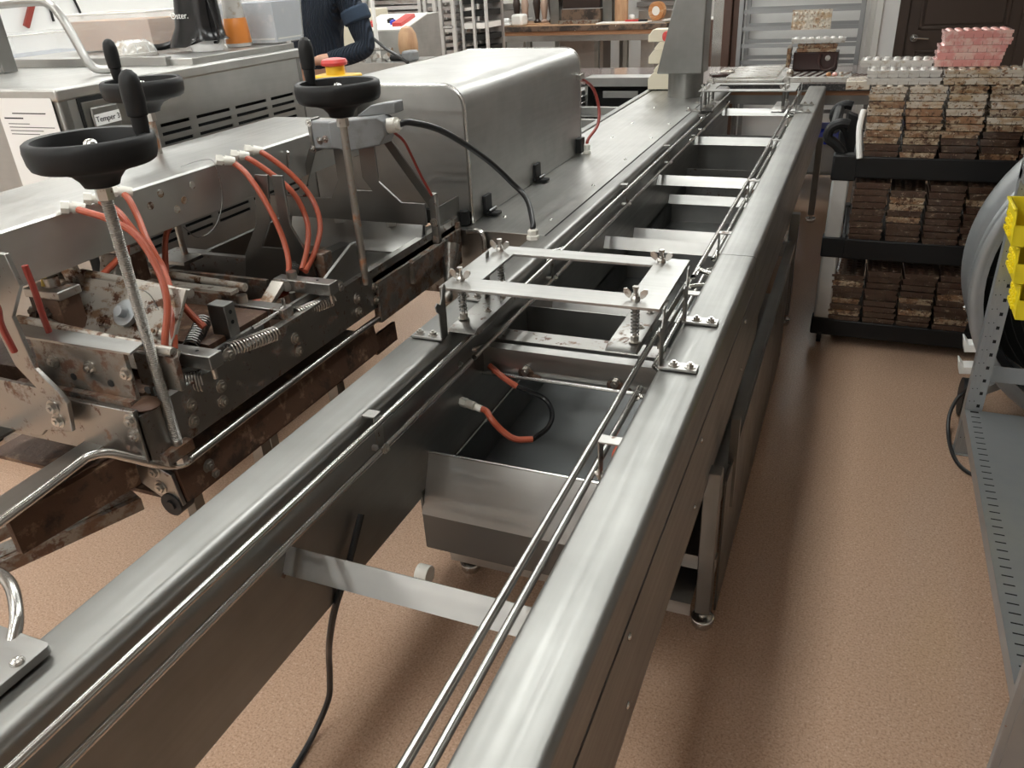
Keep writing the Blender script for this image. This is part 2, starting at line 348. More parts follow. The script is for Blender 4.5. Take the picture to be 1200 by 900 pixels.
# brown door
d = B(0.28, 1.10, 7.955, 7.995, 0.01, 2.04).build('door_1', 'door', bev=0.003); struct(d); ORG[d] = Vector((0, 0, 0))
for z0, z1 in ((0.2, 0.85), (1.08, 1.85)):
    for x0, x1 in ((0.40, 0.98),):
        MB().prism([(x0, z0), (x1, z0), (x1, z1), (x0, z1)], 'y', 7.947, 7.958).build('panel', 'door', d, bev=0.006)
        for a, b, c, e in ((x0 - .035, x1 + .035, z0 - .035, z0 - .012), (x0 - .035, x1 + .035, z1 + .012, z1 + .035), (x0 - .035, x0 - .012, z0 - .035, z1 + .035), (x1 + .012, x1 + .035, z0 - .035, z1 + .035)):
            B(a, b, 7.945, 7.958, c, e).build('moulding', 'door', d, bev=0.004)
h = MB().cyl((0.345, 7.958, 0.985), (0.345, 7.935, 0.985), 0.03, 20).cyl((0.345, 7.94, 0.985), (0.345, 7.90, 0.985), 0.011, 12).tube([(0.345, 7.90, 0.985), (0.37, 7.897, 0.985), (0.41, 7.90, 0.982), (0.455, 7.905, 0.978)], 0.009, 10).build('door_handle', 'polished', d)
MB().sphere((0.345, 7.93, 0.985), 0.02, 14, 8).build('handle_boss', 'polished', h)
B(1.155, 1.175, 7.90, 7.955, 0.97, 0.99).build('strike_bar', 'polished', d)
struct(MB().box(0.20, 0.28, 7.935, 8.0, 0, 2.1).box(1.10, 1.18, 7.935, 8.0, 0, 2.1).box(0.2, 1.18, 7.935, 8.0, 2.04, 2.12).build('trim_1', 'door', bev=0.004))
struct(B(0.02, 0.075, 7.93, 7.95, 0, 2.25).build('trim_2', 'white', bev=0.006))
struct(B(-0.03, 0.02, 7.935, 7.95, 0, 2.25).build('trim_3', 'white', bev=0.006))
struct(MB().box(-1.20, -1.13, 7.7, 8.0, 0, 2.3).box(-1.125, -1.06, 7.75, 8.0, 0, 2.3).build('trim_4', 'jamb', bev=0.006))
struct(B(-1.3, -1.2, 7.8, 8.05, 0, 2.3).build('trim_5', 'polished'))
# back wall fittings
struct(B(-3.5, -2.6, 13.93, 14.0, 1.12, 2.2).build('window_1', 'wall_grey', bev=0.005))
struct(B(-3.56, -2.5, 13.9, 14.0, 1.04, 1.11).build('trim_6', 'wall_grey', bev=0.005))
for i, (x, y) in enumerate(PANELS):
    t = thing('ceiling_light', 'white rectangular light panel set in the unseen ceiling', 'ceiling light', (x, y, CEIL), 'ceiling light panels')
    MB().frame(x - .23, x + .23, y - .62, y + .62, CEIL - .02, CEIL - 0.002, x - .2, x + .2, y - .585, y + .585).build('frame', 'led_white', t)
    B(x - .2, x + .2, y - .585, y + .585, CEIL - .012, CEIL - .006).build('diffuser', 'lamp', t)

# ================================================================== MOULD CONVEYOR
CV = thing('mould_conveyor', 'long stainless steel mould conveyor with two rails running down the middle of the room', 'conveyor', (-0.6, 3.0, 0))
def part(mb, name, m, parent=CV, **k): return mb.build(name, m, parent, **k)
YN, YF, YS = -0.6, 6.08, 2.385
def rr_lr(x0, x1, z0, z1, rl, rr, n=7):
    p = [(x0, z0), (x1, z0)]
    for i in range(n + 1): a = PI / 2 * i / n; p.append((x1 - rr + rr * math.cos(a), z1 - rr + rr * math.sin(a)))
    for i in range(n + 1): a = PI / 2 + PI / 2 * i / n; p.append((x0 + rl + rl * math.cos(a), z1 - rl + rl * math.sin(a)))
    return p
part(MB().prism(rr_lr(-0.97, -0.866, 0.515, 0.85, 0.003, 0.024), 'y', YN, YF), 'left_beam', 'steel', ang=50)
part(MB().prism(rr_lr(-0.338, -0.226, 0.50, 0.85, 0.011, 0.014), 'y', YN, YS - 0.0012), 'right_beam', 'steel', ang=50)
part(MB().prism(rr_lr(-0.3385, -0.2255, 0.56, 0.8505, 0.011, 0.014), 'y', YS + 0.0012, YF), 'right_beam', 'steel')
# side skin of the right beam with its shadow gap
sk = part(MB().prism([(-0.228, 0.497), (-0.2235, 0.497), (-0.2235, 0.742), (-0.228, 0.742)], 'y', YN, 2.6), 'side_panel', 'steel')
for y, z in ((1.513, 0.715), (1.476, 0.56), (0.9, 0.715), (0.9, 0.56), (2.2, 0.715), (2.2, 0.56)):
    MB().lathe([(0, 0.004), (0.005, 0.0035), (0.007, 0.001), (0.007, 0)], (-0.2235, y, z), (1, 0, 0), 12).build('rivet', 'polished', sk)
# cross bars: flat strips leaning back
def strip(y, z, h=0.047, m='steel_x', name='cross_bar', x0=-0.868, x1=-0.337, lean=0.55):
    dy, dz = math.sin(lean) * h, math.cos(lean) * h; t = 0.004
    ny, nz = -math.cos(lean) * t, math.sin(lean) * t
    return part(MB().prism([(y, z), (y + dy, z + dz), (y + dy + ny, z + dz + nz), (y + ny, z + nz)], 'x', x0, x1), name, m)
b0 = strip(0.866, 0.688, 0.052)
MB().tube([(-0.866, .86, .683), (-.8655, .885, .705), (-0.866, .90, .74)], 0.005, 6).build('weld_bead', 'caked', b0)
for y, z in ((2.93, .655), (3.84, .688), (4.79, .695), (5.77, .70)): strip(y, z, 0.05)
strip(3.39, .545, 0.06, name='baffle_bar'); strip(4.13, .52, 0.05, name='baffle_bar')
for y, z0, z1 in ((3.30, .40, .56), (4.22, .40, .53), (4.95, .45, .69), (5.3, .45, .66)):
    part(B(-0.868, -0.337, y, y + .004, z0, z1), 'baffle_plate', 'steel_x')
part(B(-0.868, -0.337, 4.60, 4.604, .42, .60), 'baffle_plate', 'stained_steel')
# trough under the mould path
lip = strip(1.365, 0.468, 0.155, name='trough_lip', lean=0.42)
MB().tube([(-0.866, 1.366, .47), (-.865, 1.40, .54), (-0.866, 1.43, .605)], 0.004, 6).build('weld_bead', 'stained_steel', lip)
part(MB().tube([(-.868, 1.428, .611), (-.337, 1.428, .611)], 0.004, 8), 'trough_hem', 'polished')
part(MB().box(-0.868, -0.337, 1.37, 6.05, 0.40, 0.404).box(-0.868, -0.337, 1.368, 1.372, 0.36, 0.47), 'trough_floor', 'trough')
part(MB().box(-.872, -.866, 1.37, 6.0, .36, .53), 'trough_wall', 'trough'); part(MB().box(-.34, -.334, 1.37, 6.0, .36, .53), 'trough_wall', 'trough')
part(MB().tube([(-.862, 1.45, .527), (-.862, 1.76, .527), (-.862, 2.2, .527)], 0.004, 6), 'seam_rod', 'polished')
bp = part(MB().prism([(1.77, .66), (1.775, .66), (1.775, .742), (1.80, .742), (1.80, .748), (1.765, .748), (1.765, .735), (1.77, .735)], 'x', -.868, -.337), 'cross_plate', 'steel_x')
part(MB().box(-.868, -.337, 1.83, 1.9, .735, .745), 'cross_plate', 'stained_steel')
part(MB().cyl((-.868, 1.757, .672), (-.337, 1.757, .672), 0.006, 10), 'cross_rod', 'polished')
for x in (-.74, -.49):
    MB().bolt((x, 1.768, .69), (0, -1, 0), .011, .012).build('bolt', 'bolt', bp)
    MB().sphere((x, 1.768, .682), .02, 12, 6, (1.2, .25, .9)).sphere((x + .02, 1.769, .674), .015, 10, 6, (1.6, .25, .6)).build('chocolate_lump', 'caked', bp)
pl2 = part(B(-.868, -.337, 2.10, 2.104, .62, .735), 'cross_plate', 'steel_x')
MB().bolt((-.52, 2.10, .70), (0, -1, 0), .009, .01).build('bolt', 'bolt', pl2)
part(MB().prism([(2.0, .60), (2.05, .62), (2.05, .625), (2.0, .605)], 'x', -.868, -.337), 'baffle_bar', 'stained_steel')
strip(2.30, .60, .08, name='baffle_bar'); 
part(MB().prism([(1.93, .61), (1.99, .69), (1.994, .688), (1.934, .608)], 'x', -.86, -.345), 'baffle_bar', 'steel_x')
# guide rails
def rail(x, z, y0, y1, out, end0=False, end1=True, r=0.0074):
    p = []
    if end0: p += [(x + out, y0 - .01, z), (x + out * .55, y0, z), (x + out * .12, y0 + .025, z)]
    p += [(x, y0 + (.06 if end0 else 0), z), (x, (y0 + y1) / 2, z), (x, y1 - .06, z)]
    if end1: p += [(x + out * .12, y1 - .025, z), (x + out * .55, y1, z), (x + out, y1 + .01, z)]
    return part(MB().tube(p, r, 16, sub=3), 'guide_rail', 'polished')
rail(-.84, .829, YN, 2.27, -.03); rail(-.84, .829, 2.36, 4.9, -.03, True); rail(-.84, .829, 4.98, 6.0, -.03, True)
rail(-.842, .762, YN, 1.62, -.03); rail(-.842, .762, 1.72, 4.6, -.03, True); rail(-.842, .762, 4.7, 5.95, -.03, True)
rail(-.392, .829, YN, 2.15, .055); rail(-.385, .829, 2.27, 5.0, .05, True); rail(-.385, .829, 5.1, 6.0, .05, True)
rail(-.392, .762, YN, 1.6, .055); rail(-.385, .762, 1.72, 2.5, .05, True); rail(-.385, .762, 2.62, 5.0, .05, True)
for y in (1.2, 2.28, 3.2, 4.0, 4.9):
    k = part(MB().prism([(y - .014, .845), (y + .014, .845), (y + .014, .80), (y + .008, .755), (y - .008, .755), (y - .014, .80)], 'x', -.846, -.843).box(-.872, -.8435, y - .014, y + .014, .8435, .847), 'rail_bracket', 'stained_steel')
    MB().cyl((-.872, y, .762), (-.835, y, .762), .007, 8).bolt((-.835, y, .765), (1, 0, 0), .008, .006).build('bolt', 'bolt', k)
for y in (1.25, 2.05, 2.62, 3.35, 4.2, 5.05):
    k = part(MB().prism([(y - .014, .845), (y + .014, .845), (y + .014, .80), (y + .008, .755), (y - .008, .755), (y - .014, .80)], 'x', -.376, -.373).box(-.376, -.333, y - .014, y + .014, .8435, .847), 'rail_bracket', 'stained_steel')
    MB().cyl((-.376, y, .762), (-.335, y, .762), .007, 8).bolt((-.376, y, .765), (-1, 0, 0), .008, .006).build('bolt', 'bolt', k)
# deck with cover sheets and rivets left of the rails
dk = part(MB().prism([(-1.36, .30), (-0.972, .30), (-0.972, .848), (-1.36, .848)], 'y', 2.45, 5.85), 'deck_box', 'steel')
part(MB().box(-1.37, -0.93, 2.44, 5.86, .848, .8525), 'deck_sheet', 'hood_deck', bev=.001)
part(MB().box(-0.9285, -0.925, 2.44, 5.86, .8495, .852), 'deck_gap', 'slot')
for y in (2.62, 3.13, 3.63, 4.14, 4.56, 5.1):
    for x in (-.97, -1.18):
        if x < -1 and y < 2.7: x = -1.15
        if x < -1.1 and 2.7 < y < 3.8: continue
        part(MB().lathe([(0, .005), (.004, .0045), (.007, .002), (.008, 0)], (x, y, .8525), (0, 0, 1), 10), 'rivet', 'polished')
part(MB().box(-1.90, -1.255, 2.455, 2.47, .60, .845), 'end_panel', 'dirty_steel')
# lane two, beyond the hood
part(MB().prism(rr_top(-1.42, -1.38, .5, .855, .006), 'y', 3.8, 6.0), 'return_lane_beam', 'steel')
part(MB().prism(rr_top(-2.02, -1.94, .5, .83, .01), 'y', 3.8, 6.3), 'return_lane_beam', 'steel')
for z in (.80, .755): part(MB().tube([(-1.91, 3.8, z), (-1.91, 6.2, z)], .007, 8), 'guide_rail', 'polished')
part(MB().tube([(-1.46, 3.8, .80), (-1.46, 6.0, .80)], .007, 8), 'guide_rail', 'polished')
for y in (4.15, 4.65, 5.15, 5.65): 
    part(MB().box(-1.93, -1.44, y, y + .05, .715, .765), 'return_lane_bar', 'steel_x')
    part(MB().box(-1.93, -1.44, y + .1, y + .38, .68, .684), 'return_lane_pan', 'steel_x')
part(MB().box(-1.76, -1.50, 5.93, 5.945, .79, .835), 'return_lane_bar', 'steel_x')
part(MB().box(-1.93, -1.44, 3.8, 6.2, .50, .51), 'return_lane_floor', 'dark_steel')
part(MB().box(-1.92, -1.15, 6.0, 6.19, .915, .92).box(-1.92, -1.15, 6.0, 6.006, .86, .915).box(-1.92, -1.9, 6.0, 6.19, .5, .915).box(-1.17, -1.15, 6.0, 6.19, .5, .915), 'cover_sheet', 'steel_x')
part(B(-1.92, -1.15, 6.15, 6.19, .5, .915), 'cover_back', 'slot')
# small fittings on the deck
gl = part(MB().lathe([(0.022, 0), (.022, .012), (.018, .014), (.018, .03), (.012, .036), (.011, .03)], (-.955, 2.40, .850), (0, 0, 1), 6), 'cable_gland', 'nylon')
gl = part(MB().lathe([(0.02, 0), (.02, .012), (.017, .014), (.017, .04), (.012, .045)], (-1.19, 3.74, .8525), (0, 0, 1), 8), 'cable_gland', 'nylon')
# legs and lower frame
def leg(x, y, top, foot=True):
    l = part(MB().box(x - .021, x + .021, y - .021, y + .021, .055, top), 'leg', 'steel_z', bev=.003)
    if foot: MB().lathe([(.0, .052), (.012, .052), (.012, .035), (.026, .032), (.030, .02), (.03, .008), (.026, 0), (0, 0)], (x, y, 0), (0, 0, 1), 16).torus((x, y, .028), (0, 0, 1), .028, .005, 24, 8).build('foot', 'polished', l)
leg(-.214, 1.70, .52); leg(-.21, 3.90, .57); leg(-.21, 5.75, .57); leg(-.93, 3.9, .52); leg(-.93, 1.70, .52); leg(-.93, 5.75, .52)
part(MB().box(-.95, -.19, 1.69, 1.72, .20, .245), 'frame_rail', 'steel_x')
part(MB().box(-.94, -.235, 1.60, 3.9, .150, .156).box(-.94, -.235, 1.60, 1.604, .115, .152), 'under_shelf', 'steel_x')
part(MB().box(-.232, -.195, 1.70, 3.9, .40, .44), 'frame_rail', 'steel')
part(MB().box(-.192, -.186, 1.75, 3.5, .015, .455), 'skirt_panel', 'dark_steel')
part(MB().box(-.20, -.178, 1.86, 1.885, .30, .58), 'skirt_edge', 'steel_z')
part(MB().box(-.95, -.19, 3.88, 3.92, .36, .42), 'frame_rail', 'steel_x')
part(MB().tube([(-.98, 1.70, .52), (-.98, 1.70, .06)], .02, 10), 'leg', 'steel_z')
cs = part(MB().box(-1.0, -.9, 1.62, 1.72, .17, .20), 'caster_plate', 'stained_steel')
MB().cyl((-1.06, 1.6, .03), (-1.02, 1.6, .03), .03, 16).build('caster_wheel', 'nylon', cs)

# loose cables
tag(MB().tube([(-.85, 1.10, .66), (-.85, 1.03, .58), (-.865, .98, .50), (-.90, .985, .40), (-.955, 1.03, .28), (-.985, 1.05, .18), (-1.003, 1.047, .10), (-1.03, 1.00, .02), (-1.025, .914, .009), (-1.02, .80, .009), (-1.0, .5, .009)], .0075, 10, sub=5).build('hanging_cable', 'cable'), 'thick black cable hanging below the conveyor crossbar to the floor', 'cable')
sc = thing('sensor_tube', 'orange tube looping from a white gland to black tape inside the conveyor trough', 'tube', (-.8, 1.6, .6))
MB().tube([(-.81, 1.603, .651), (-.785, 1.598, .648), (-.763, 1.578, .64), (-.735, 1.578, .61), (-.70, 1.58, .59), (-.66, 1.60, .585)], .0085, 10, sub=5).build('hose', 'orange', sc)
MB().tube([(-.66, 1.60, .585), (-.64, 1.66, .59), (-.65, 1.72, .60), (-.68, 1.75, .62), (-.73, 1.74, .645), (-.755, 1.735, .655)], .0068, 8, sub=5).build('taped_section', 'black_gloss', sc)
MB().tube([(-.755, 1.735, .655), (-.79, 1.735, .675), (-.84, 1.75, .70)], .0085, 10, sub=4).build('hose', 'orange', sc)
g_ = MB().cyl((-.865, 1.615, .655), (-.845, 1.61, .655), .013, 6).cyl((-.845, 1.61, .655), (-.82, 1.604, .653), .0115, 12).cyl((-.82, 1.604, .653), (-.80, 1.602, .649), .0095, 12).build('gland', 'nylon', sc)
MB().tube([(-.335, 1.50, .73), (-.365, 1.47, .725), (-.385, 1.44, .715), (-.39, 1.41, .70), (-.365, 1.385, .69), (-.34, 1.375, .68)], .008, 8, sub=4).build('hose', 'orange', sc)

# ------------------------------------------------------------------ hold-down frames above the rails
def hold_down(y0, z, label, far=False):
    """spring loaded window plate on four slotted brackets; y0 = front edge of the plate"""
    T = thing('hold_down_frame', label, 'frame', (-.62, y0 + .17, .85))
    x0, x1, y1 = -.902, -.35, y0 + .345
    MB().frame(x0, x1, y0, y1, z - .0035, z + .0035, -.818, -.433, y0 + .078, y0 + .285).build('window_plate', 'steel_x', T, bev=.0008)
    for x, y in ((-.87, y0 + .06), (-.865, y0 + .30), (-.415, y0 + .04), (-.417, y0 + .31)):
        w = MB().lathe([(.013, .0035), (.013, .009), (.008, .013), (.008, .02), (.0055, .021)], (x, y, z), (0, 0, 1), 14)
        nut = MB()
        for sgn in (-1, 1):
            m = Matrix.Translation((x + sgn * .010, y, z + .014)) @ Euler((0, sgn * .65, 0)).to_matrix().to_4x4()
            pts = [(.000, 0.0), (.008, -.003), (.011, .008), (.010, .018), (.004, .024), (-.003, .020), (-.005, .008)]
            vs = [(sgn * a, -.0018, b) for a, b in pts] + [(sgn * a, .0018, b) for a, b in pts]; n = len(pts)
            nut.add(vs, [tuple(range(n)), tuple(range(n, 2 * n))[::-1]] + [(i, (i + 1) % n, n + (i + 1) % n, n + i) for i in range(n)], m)
        nut.v += []; nut.lathe([(.011, .003), (.011, .010), (.007, .015), (.007, .020), (0, .020)], (x, y, z), (0, 0, 1), 14)
        nut.build('wing_nut', 'bolt', T, bev=.0006)
        zb = z - .10
        MB().cyl((x, y, zb), (x, y, z + .032), .0055, 10).lathe([(.0045, .030), (.0075, .031), (.0075, .037), (0, .037)], (x, y, z), (0, 0, 1), 8).build('stud', 'bolt', T)
        if not far:
            turns = 9; MB().tube([(x + .009 * math.cos(2 * PI * i / 10), y + .009 * math.sin(2 * PI * i / 10), zb + .018 + (.075) * i / (turns * 10)) for i in range(turns * 10 + 1)], .0021, 5).build('spring', 'dark_steel', T)
        else:
            MB().cyl((x, y, zb + .015), (x, y, z - .004), .0095, 10).build('spring', 'dark_steel', T)
        MB().bolt((x, y, zb), (0, 0, 1), .010, .014).build('lock_nut', 'bolt', T)
    # pressing skids
    for sx in (-.845, -.435):
        sx0 = sx - .04; sx1 = sx + .034
        k = MB().prism([(y0 - .005, z - .112), (y0 + .015, z - .122), (y0 + .33, z - .122), (y0 + .35, z - .112), (y0 + .33, z - .104), (y0 + .015, z - .104)], 'x', sx0, sx1).build('skid', 'stained_steel', T, bev=.001)
        for q in (y0 + .13, y0 + .23): MB().bolt((sx + .012, q, z - .104), (0, 0, 1), .007, .005).build('bolt', 'bolt', k)
    # slotted brackets on the beams
    for side in (-1, 1):
        xb = -.874 if side < 0 else -.336
        for yb in (y0 - .045, y0 + .22):
            t = .004; xa = xb - (t if side < 0 else 0); ztop = z + .022
            prof = [(yb - .014, .852), (yb + .018, .852), (yb + .022, .90), (yb + .022, ztop - .03), (yb + .03, ztop - .01), (yb + .026, ztop), (yb + .012, ztop - .004), (yb + .006, ztop - .03), (yb - .004, ztop - .044), (yb - .018, ztop - .034), (yb - .028, ztop - .04), (yb - .024, ztop - .055), (yb - .012, ztop - .065)]
            br = MB().prism(prof, 'x', xa, xa + t).build('slotted_bracket', 'steel_z', T, bev=.0008)
            f0, f1 = (xb - .085, xb) if side < 0 else (xb, xb + .085)
            MB().box(f0, f1, yb - .018, yb + .018, .8525, .8585).build('bracket_foot', 'steel_x', br, bev=.0008)
            for fx in ((-.032, -.068) if side < 0 else (.032, .068)): MB().bolt((xb + fx, yb, .8585), (0, 0, 1), .0085, .008).build('bolt', 'bolt', br)
    # side guide bars between the brackets
    for xx in (-.345,):
        MB().box(xx - .003, xx, y0 - .02, y0 + .27, z - .05, z - .034).box(xx - .003, xx, y0 - .02, y0 + .27, z - .085, z - .07).build('side_bar', 'steel', T)
    return T
hold_down(1.622, .965, 'near hold-down frame plate with wing nuts and springs above the conveyor')
hold_down(5.04, .958, 'far hold-down frame plate at the far end of the conveyor', True)

# ------------------------------------------------------------------ plate and hoop at the near left corner
t = thing('control_plate', 'flat steel plate with one round-headed bolt lying across the near left beam', 'plate', (-1.15, .38, .852))
def rrect(x0, x1, y0, y1, r, n=5):
    p = []
    for cx_, cy_, a0 in ((x1 - r, y0 + r, -PI / 2), (x1 - r, y1 - r, 0), (x0 + r, y1 - r, PI / 2), (x0 + r, y0 + r, PI)):
        for i in range(n + 1): a = a0 + PI / 2 * i / n; p.append((cx_ + r * math.cos(a), cy_ + r * math.sin(a)))
    return p
MB().prism(rrect(-1.36, -.922, .20, .478, .009), 'z', .856, .870).build('plate', 'steel_x', t, bev=.001)
MB().lathe([(0, .0055), (.004, .0065), (.008, .005), (.0098, .002), (.010, 0)], (-.936, .437, .870), (0, 0, 1), 16).build('bolt_head', 'polished', t)
MB().tube([(-1.25, .54, .84), (-1.18, .55, .865), (-1.11, .545, .885), (-1.05, .525, .89), (-1.0, .49, .88), (-.985, .465, .862)], .0095, 12, sub=5).build('hoop', 'polished', t)
MB().tube([(-1.16, .50, .872), (-1.10, .51, .876), (-1.07, .495, .875)], .008, 10, sub=4).build('knob', 'black', t)

# ================================================================== HOOD
hd = thing('tunnel_hood', 'big rounded stainless steel hood over the machine left of the rails', 'hood', (-1.54, 3.1, .853))
HX0, HX1, HY0, HY1, HZ = -1.87, -1.228, 2.50, 3.765, 1.325
prof = rr_top(HX0, HX1, .856, HZ, .075, 8)
MB().prism(prof, 'y', HY0 + .012, HY1).build('shell', 'hood_steel', hd, ang=50)
# rolled bead round the front
bead = [(x, HY0 + .010, z) for x, z in prof[1:]] + [(HX0, HY0 + .010, .856)]
MB().tube(bead, .006, 8).build('front_bead', 'polished', hd)
MB().prism(rr_top(HX0 + .004, HX1 - .004, .90, HZ - .004, .072, 8), 'y', HY0, HY0 + .014).build('front_sheet', 'hood_steel', hd)
bead2 = [(x, HY1, z) for x, z in prof[1:]] + [(HX0, HY1, .856)]
MB().tube(bead2, .004, 6).build('rear_bead', 'polished', hd)
for y in (2.63, 3.15):
    l = MB().box(-1.232, -1.216, y - .03, y + .03, .865, .93).box(-1.226, -1.175, y - .022, y + .022, .856, .868).build('latch', 'black', hd, bev=.003)
    MB().cyl((-1.205, y - .03, .874), (-1.205, y + .03, .874), .008, 10).build('latch_roller', 'black_gloss', l)
MB().box(-1.235, -1.20, 3.68, 3.74, .862, .93).build('latch', 'black', hd, bev=.003)
MB().box(-1.235, -1.205, 3.70, 3.76, 1.19, 1.215).build('hinge', 'polished', hd, bev=.002)
# dark tunnel mouth under the hood
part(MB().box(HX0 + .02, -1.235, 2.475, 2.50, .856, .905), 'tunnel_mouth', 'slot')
tag(MB().tube([(-1.225, 3.72, 1.20), (-1.20, 3.86, 1.14), (-1.175, 3.885, 1.05), (-1.165, 3.84, .97), (-1.185, 3.755, .92), (-1.19, 3.74, .895)], .0075, 10, sub=6).build('sensor_cable', 'red_tube'), 'red cable curving from the hood down to a white gland on the deck', 'cable')

# ================================================================== COLUMN WITH CONTROL BOX
t = thing('control_column', 'tapered steel control box on a round column at the far end of the deck', 'control box', (-1.09, 5.6, .853))
MB().lathe([(.115, 0), (.115, .17)], (-1.09, 5.6, .853), (0, 0, 1), 32).build('column', 'steel_z', t)
bx = MB()
for y0_, y1_ in ((5.45, 5.62),):
    vs = [(-1.255, y0_, 1.008), (-.958, y0_, 1.008), (-.955, y0_, 1.60), (-1.115, y0_, 1.60), (-1.235, y1_, 1.008), (-.95, y1_, 1.008), (-.95, y1_, 1.60), (-1.10, y1_, 1.60)]
    bx.add(vs, [(0, 1, 2, 3), (5, 4, 7, 6), (1, 5, 6, 2), (4, 0, 3, 7), (3, 2, 6, 7), (4, 5, 1, 0)])
bx.build('box', 'steel_z', t, bev=.008)
for z in (1.40, 1.37): MB().cyl((-1.125, 5.5, z), (-1.14, 5.5, z), .006, 8).build('screw', 'polished', t)
t = thing('cable_duct', 'beige stepped plastic duct with a red stop button behind the control box', 'duct', (-1.29, 5.9, .853))
for i, (z0, z1, xo) in enumerate(((.86, .97, 0), (.97, 1.03, .04), (1.03, 1.115, 0), (1.115, 1.17, .04), (1.17, 1.25, -.005))):
    MB().prism([(-1.405 + xo, z0), (-1.13, z0), (-1.13, z1), (-1.405 + xo + .035, z1), (-1.405 + xo, z1 - .04)], 'y', 5.84, 5.96).build('segment', 'beige', t, bev=.004)
bt = MB().lathe([(.016, 0), (.016, .022), (.03, .024), (.034, .036), (.03, .046), (0, .05)], (-1.255, 5.83, 1.205), (-.55, -.83, 0.05), 20).build('stop_button', 'red', t)
MB().obox((-1.235, 5.835, 1.203), (.03, .03, .035), (0, 0, .6)).build('button_collar', 'white', bt)

# ================================================================== TEMPERING MACHINE (left back)
t = thing('tempering_machine', 'long steel machine cabinet with vent slots and a paper sheet taped to its end', 'machine', (-2.7, 2.3, 0))
TX, TY0, TY1, TZ = -2.14, 1.715, 2.885, 1.42
# side skin with real slots (built as strips between the slots)
rows_hi = [1.254, 1.226]; 
def slot_panel(x, y0, y1, z0, z1, slots, th=.004):
    """sheet in the yz plane with rectangular holes"""
    ys = sorted({y0, y1} | {s[0] for s in slots} | {s[1] for s in slots}); zs = sorted({z0, z1} | {s[2] for s in slots} | {s[3] for s in slots})
    mb = MB(); idx = {}
    def v(y, z):
        k = (round(y, 5), round(z, 5))
        if k not in idx: idx[k] = len(mb.v); mb.v.append((x, y, z))
        return idx[k]
    for i in range(len(ys) - 1):
        for j in range(len(zs) - 1):
            cy_, cz_ = (ys[i] + ys[i + 1]) / 2, (zs[j] + zs[j + 1]) / 2
            if any(s[0] < cy_ < s[1] and s[2] < cz_ < s[3] for s in slots): continue
            mb.f.append((v(ys[i], zs[j]), v(ys[i + 1], zs[j]), v(ys[i + 1], zs[j + 1]), v(ys[i], zs[j + 1])))
    return mb
slots = []
for k in range(14):
    zc = 1.256 - k * .0285
    for (a, b) in ((1.87, 2.03), (2.07, 2.205), (2.24, 2.415), (2.445, 2.625), (2.655, 2.80)) if k > 5 or True else ():
        slots.append((a, b, zc - .0055, zc + .0055))
side = slot_panel(TX, TY0 + .03, TY1 - .03, .12, 1.385, slots).build('side_skin', 'hood_steel', t, flat=True)
mod = side.modifiers.new('thick', 'SOLIDIFY'); mod.thickness = .004; mod.offset = -1
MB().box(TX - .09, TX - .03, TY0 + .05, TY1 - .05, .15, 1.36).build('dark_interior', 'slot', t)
MB().box(-3.25, TX - .1, TY0 + .02, TY1, .10, 1.38).build('body', 'hood_steel', t)
MB().box(TX - .034, TX, TY0, TY0 + .035, .10, 1.40).build('corner_post', 'steel_z', t, bev=.008)
MB().box(TX - .034, TX, TY1 - .035, TY1, .10, 1.40).build('corner_post', 'steel_z', t, bev=.008)
MB().box(-3.26, TX + .004, TY0 - .004, TY1 + .004, 1.383, TZ).build('top', 'steel_bright', t, bev=.007)
MB().box(-3.22, TX - .02, 2.30, TY1 - .0, TZ, TZ + .022).build('top_plate', 'steel_bright', t, bev=.002)
MB().box(-3.22, TX - .12, 2.28, 2.31, TZ, TZ + .03).build('top_rim', 'steel_x', t, bev=.002)
for x in (-3.2, -2.2):
    for y in (1.78, 2.82): MB().cyl((x, y, 0), (x, y, .12), .03, 12).build('foot', 'rubber', t)
# label holder
MB().box(TX, TX + .003, 1.775, 1.985, 1.17, 1.385).build('hatch_gap', 'slot', t)
hp = MB().box(TX + .003, TX + .007, 1.785, 1.98, 1.17, 1.372).build('hatch', 'steel_z', t, bev=.001)
MB().box(TX + .007, TX + .016, 1.805, 1.905, 1.275, 1.355).build('latch_dish', 'steel', t, bev=.012)
MB().add([(TX + .0165, 1.808, 1.300), (TX + .0165, 1.905, 1.303), (TX + .0165, 1.905, 1.336), (TX + .0165, 1.808, 1.333)], [(0, 1, 2, 3)]).build('name_label', 'paper', t)
text_obj('Temper 3', 'lettering', .023, (TX + .0172, 1.857, 1.318), (PI / 2, 0, PI / 2), 'ink', t)
# paper sheet with printing
ps = MB().box(-2.40, TX - .022, TY0 - .0055, TY0 - .0045, 1.12, 1.395).build('paper_sheet', 'paper', t)
ln = MB()
for z, a, b, w in ((1.352, .06, .20, .003), (1.338, .02, .10, .004), (1.322, .03, .12, .002), (1.312, .03, .22, .002), (1.302, .03, .17, .002), (1.292, .03, .15, .002), (1.25, .05, .14, .003), (1.232, .05, .2, .002), (1.222, .05, .2, .002), (1.212, .05, .19, .002), (1.202, .05, .18, .002), (1.192, .05, .16, .002)):
    ln.box(-2.40 + a, -2.40 + b, TY0 - .0062, TY0 - .0055, z - w / 2, z + w / 2)
ln.build('printed_lines', 'ink', ps)
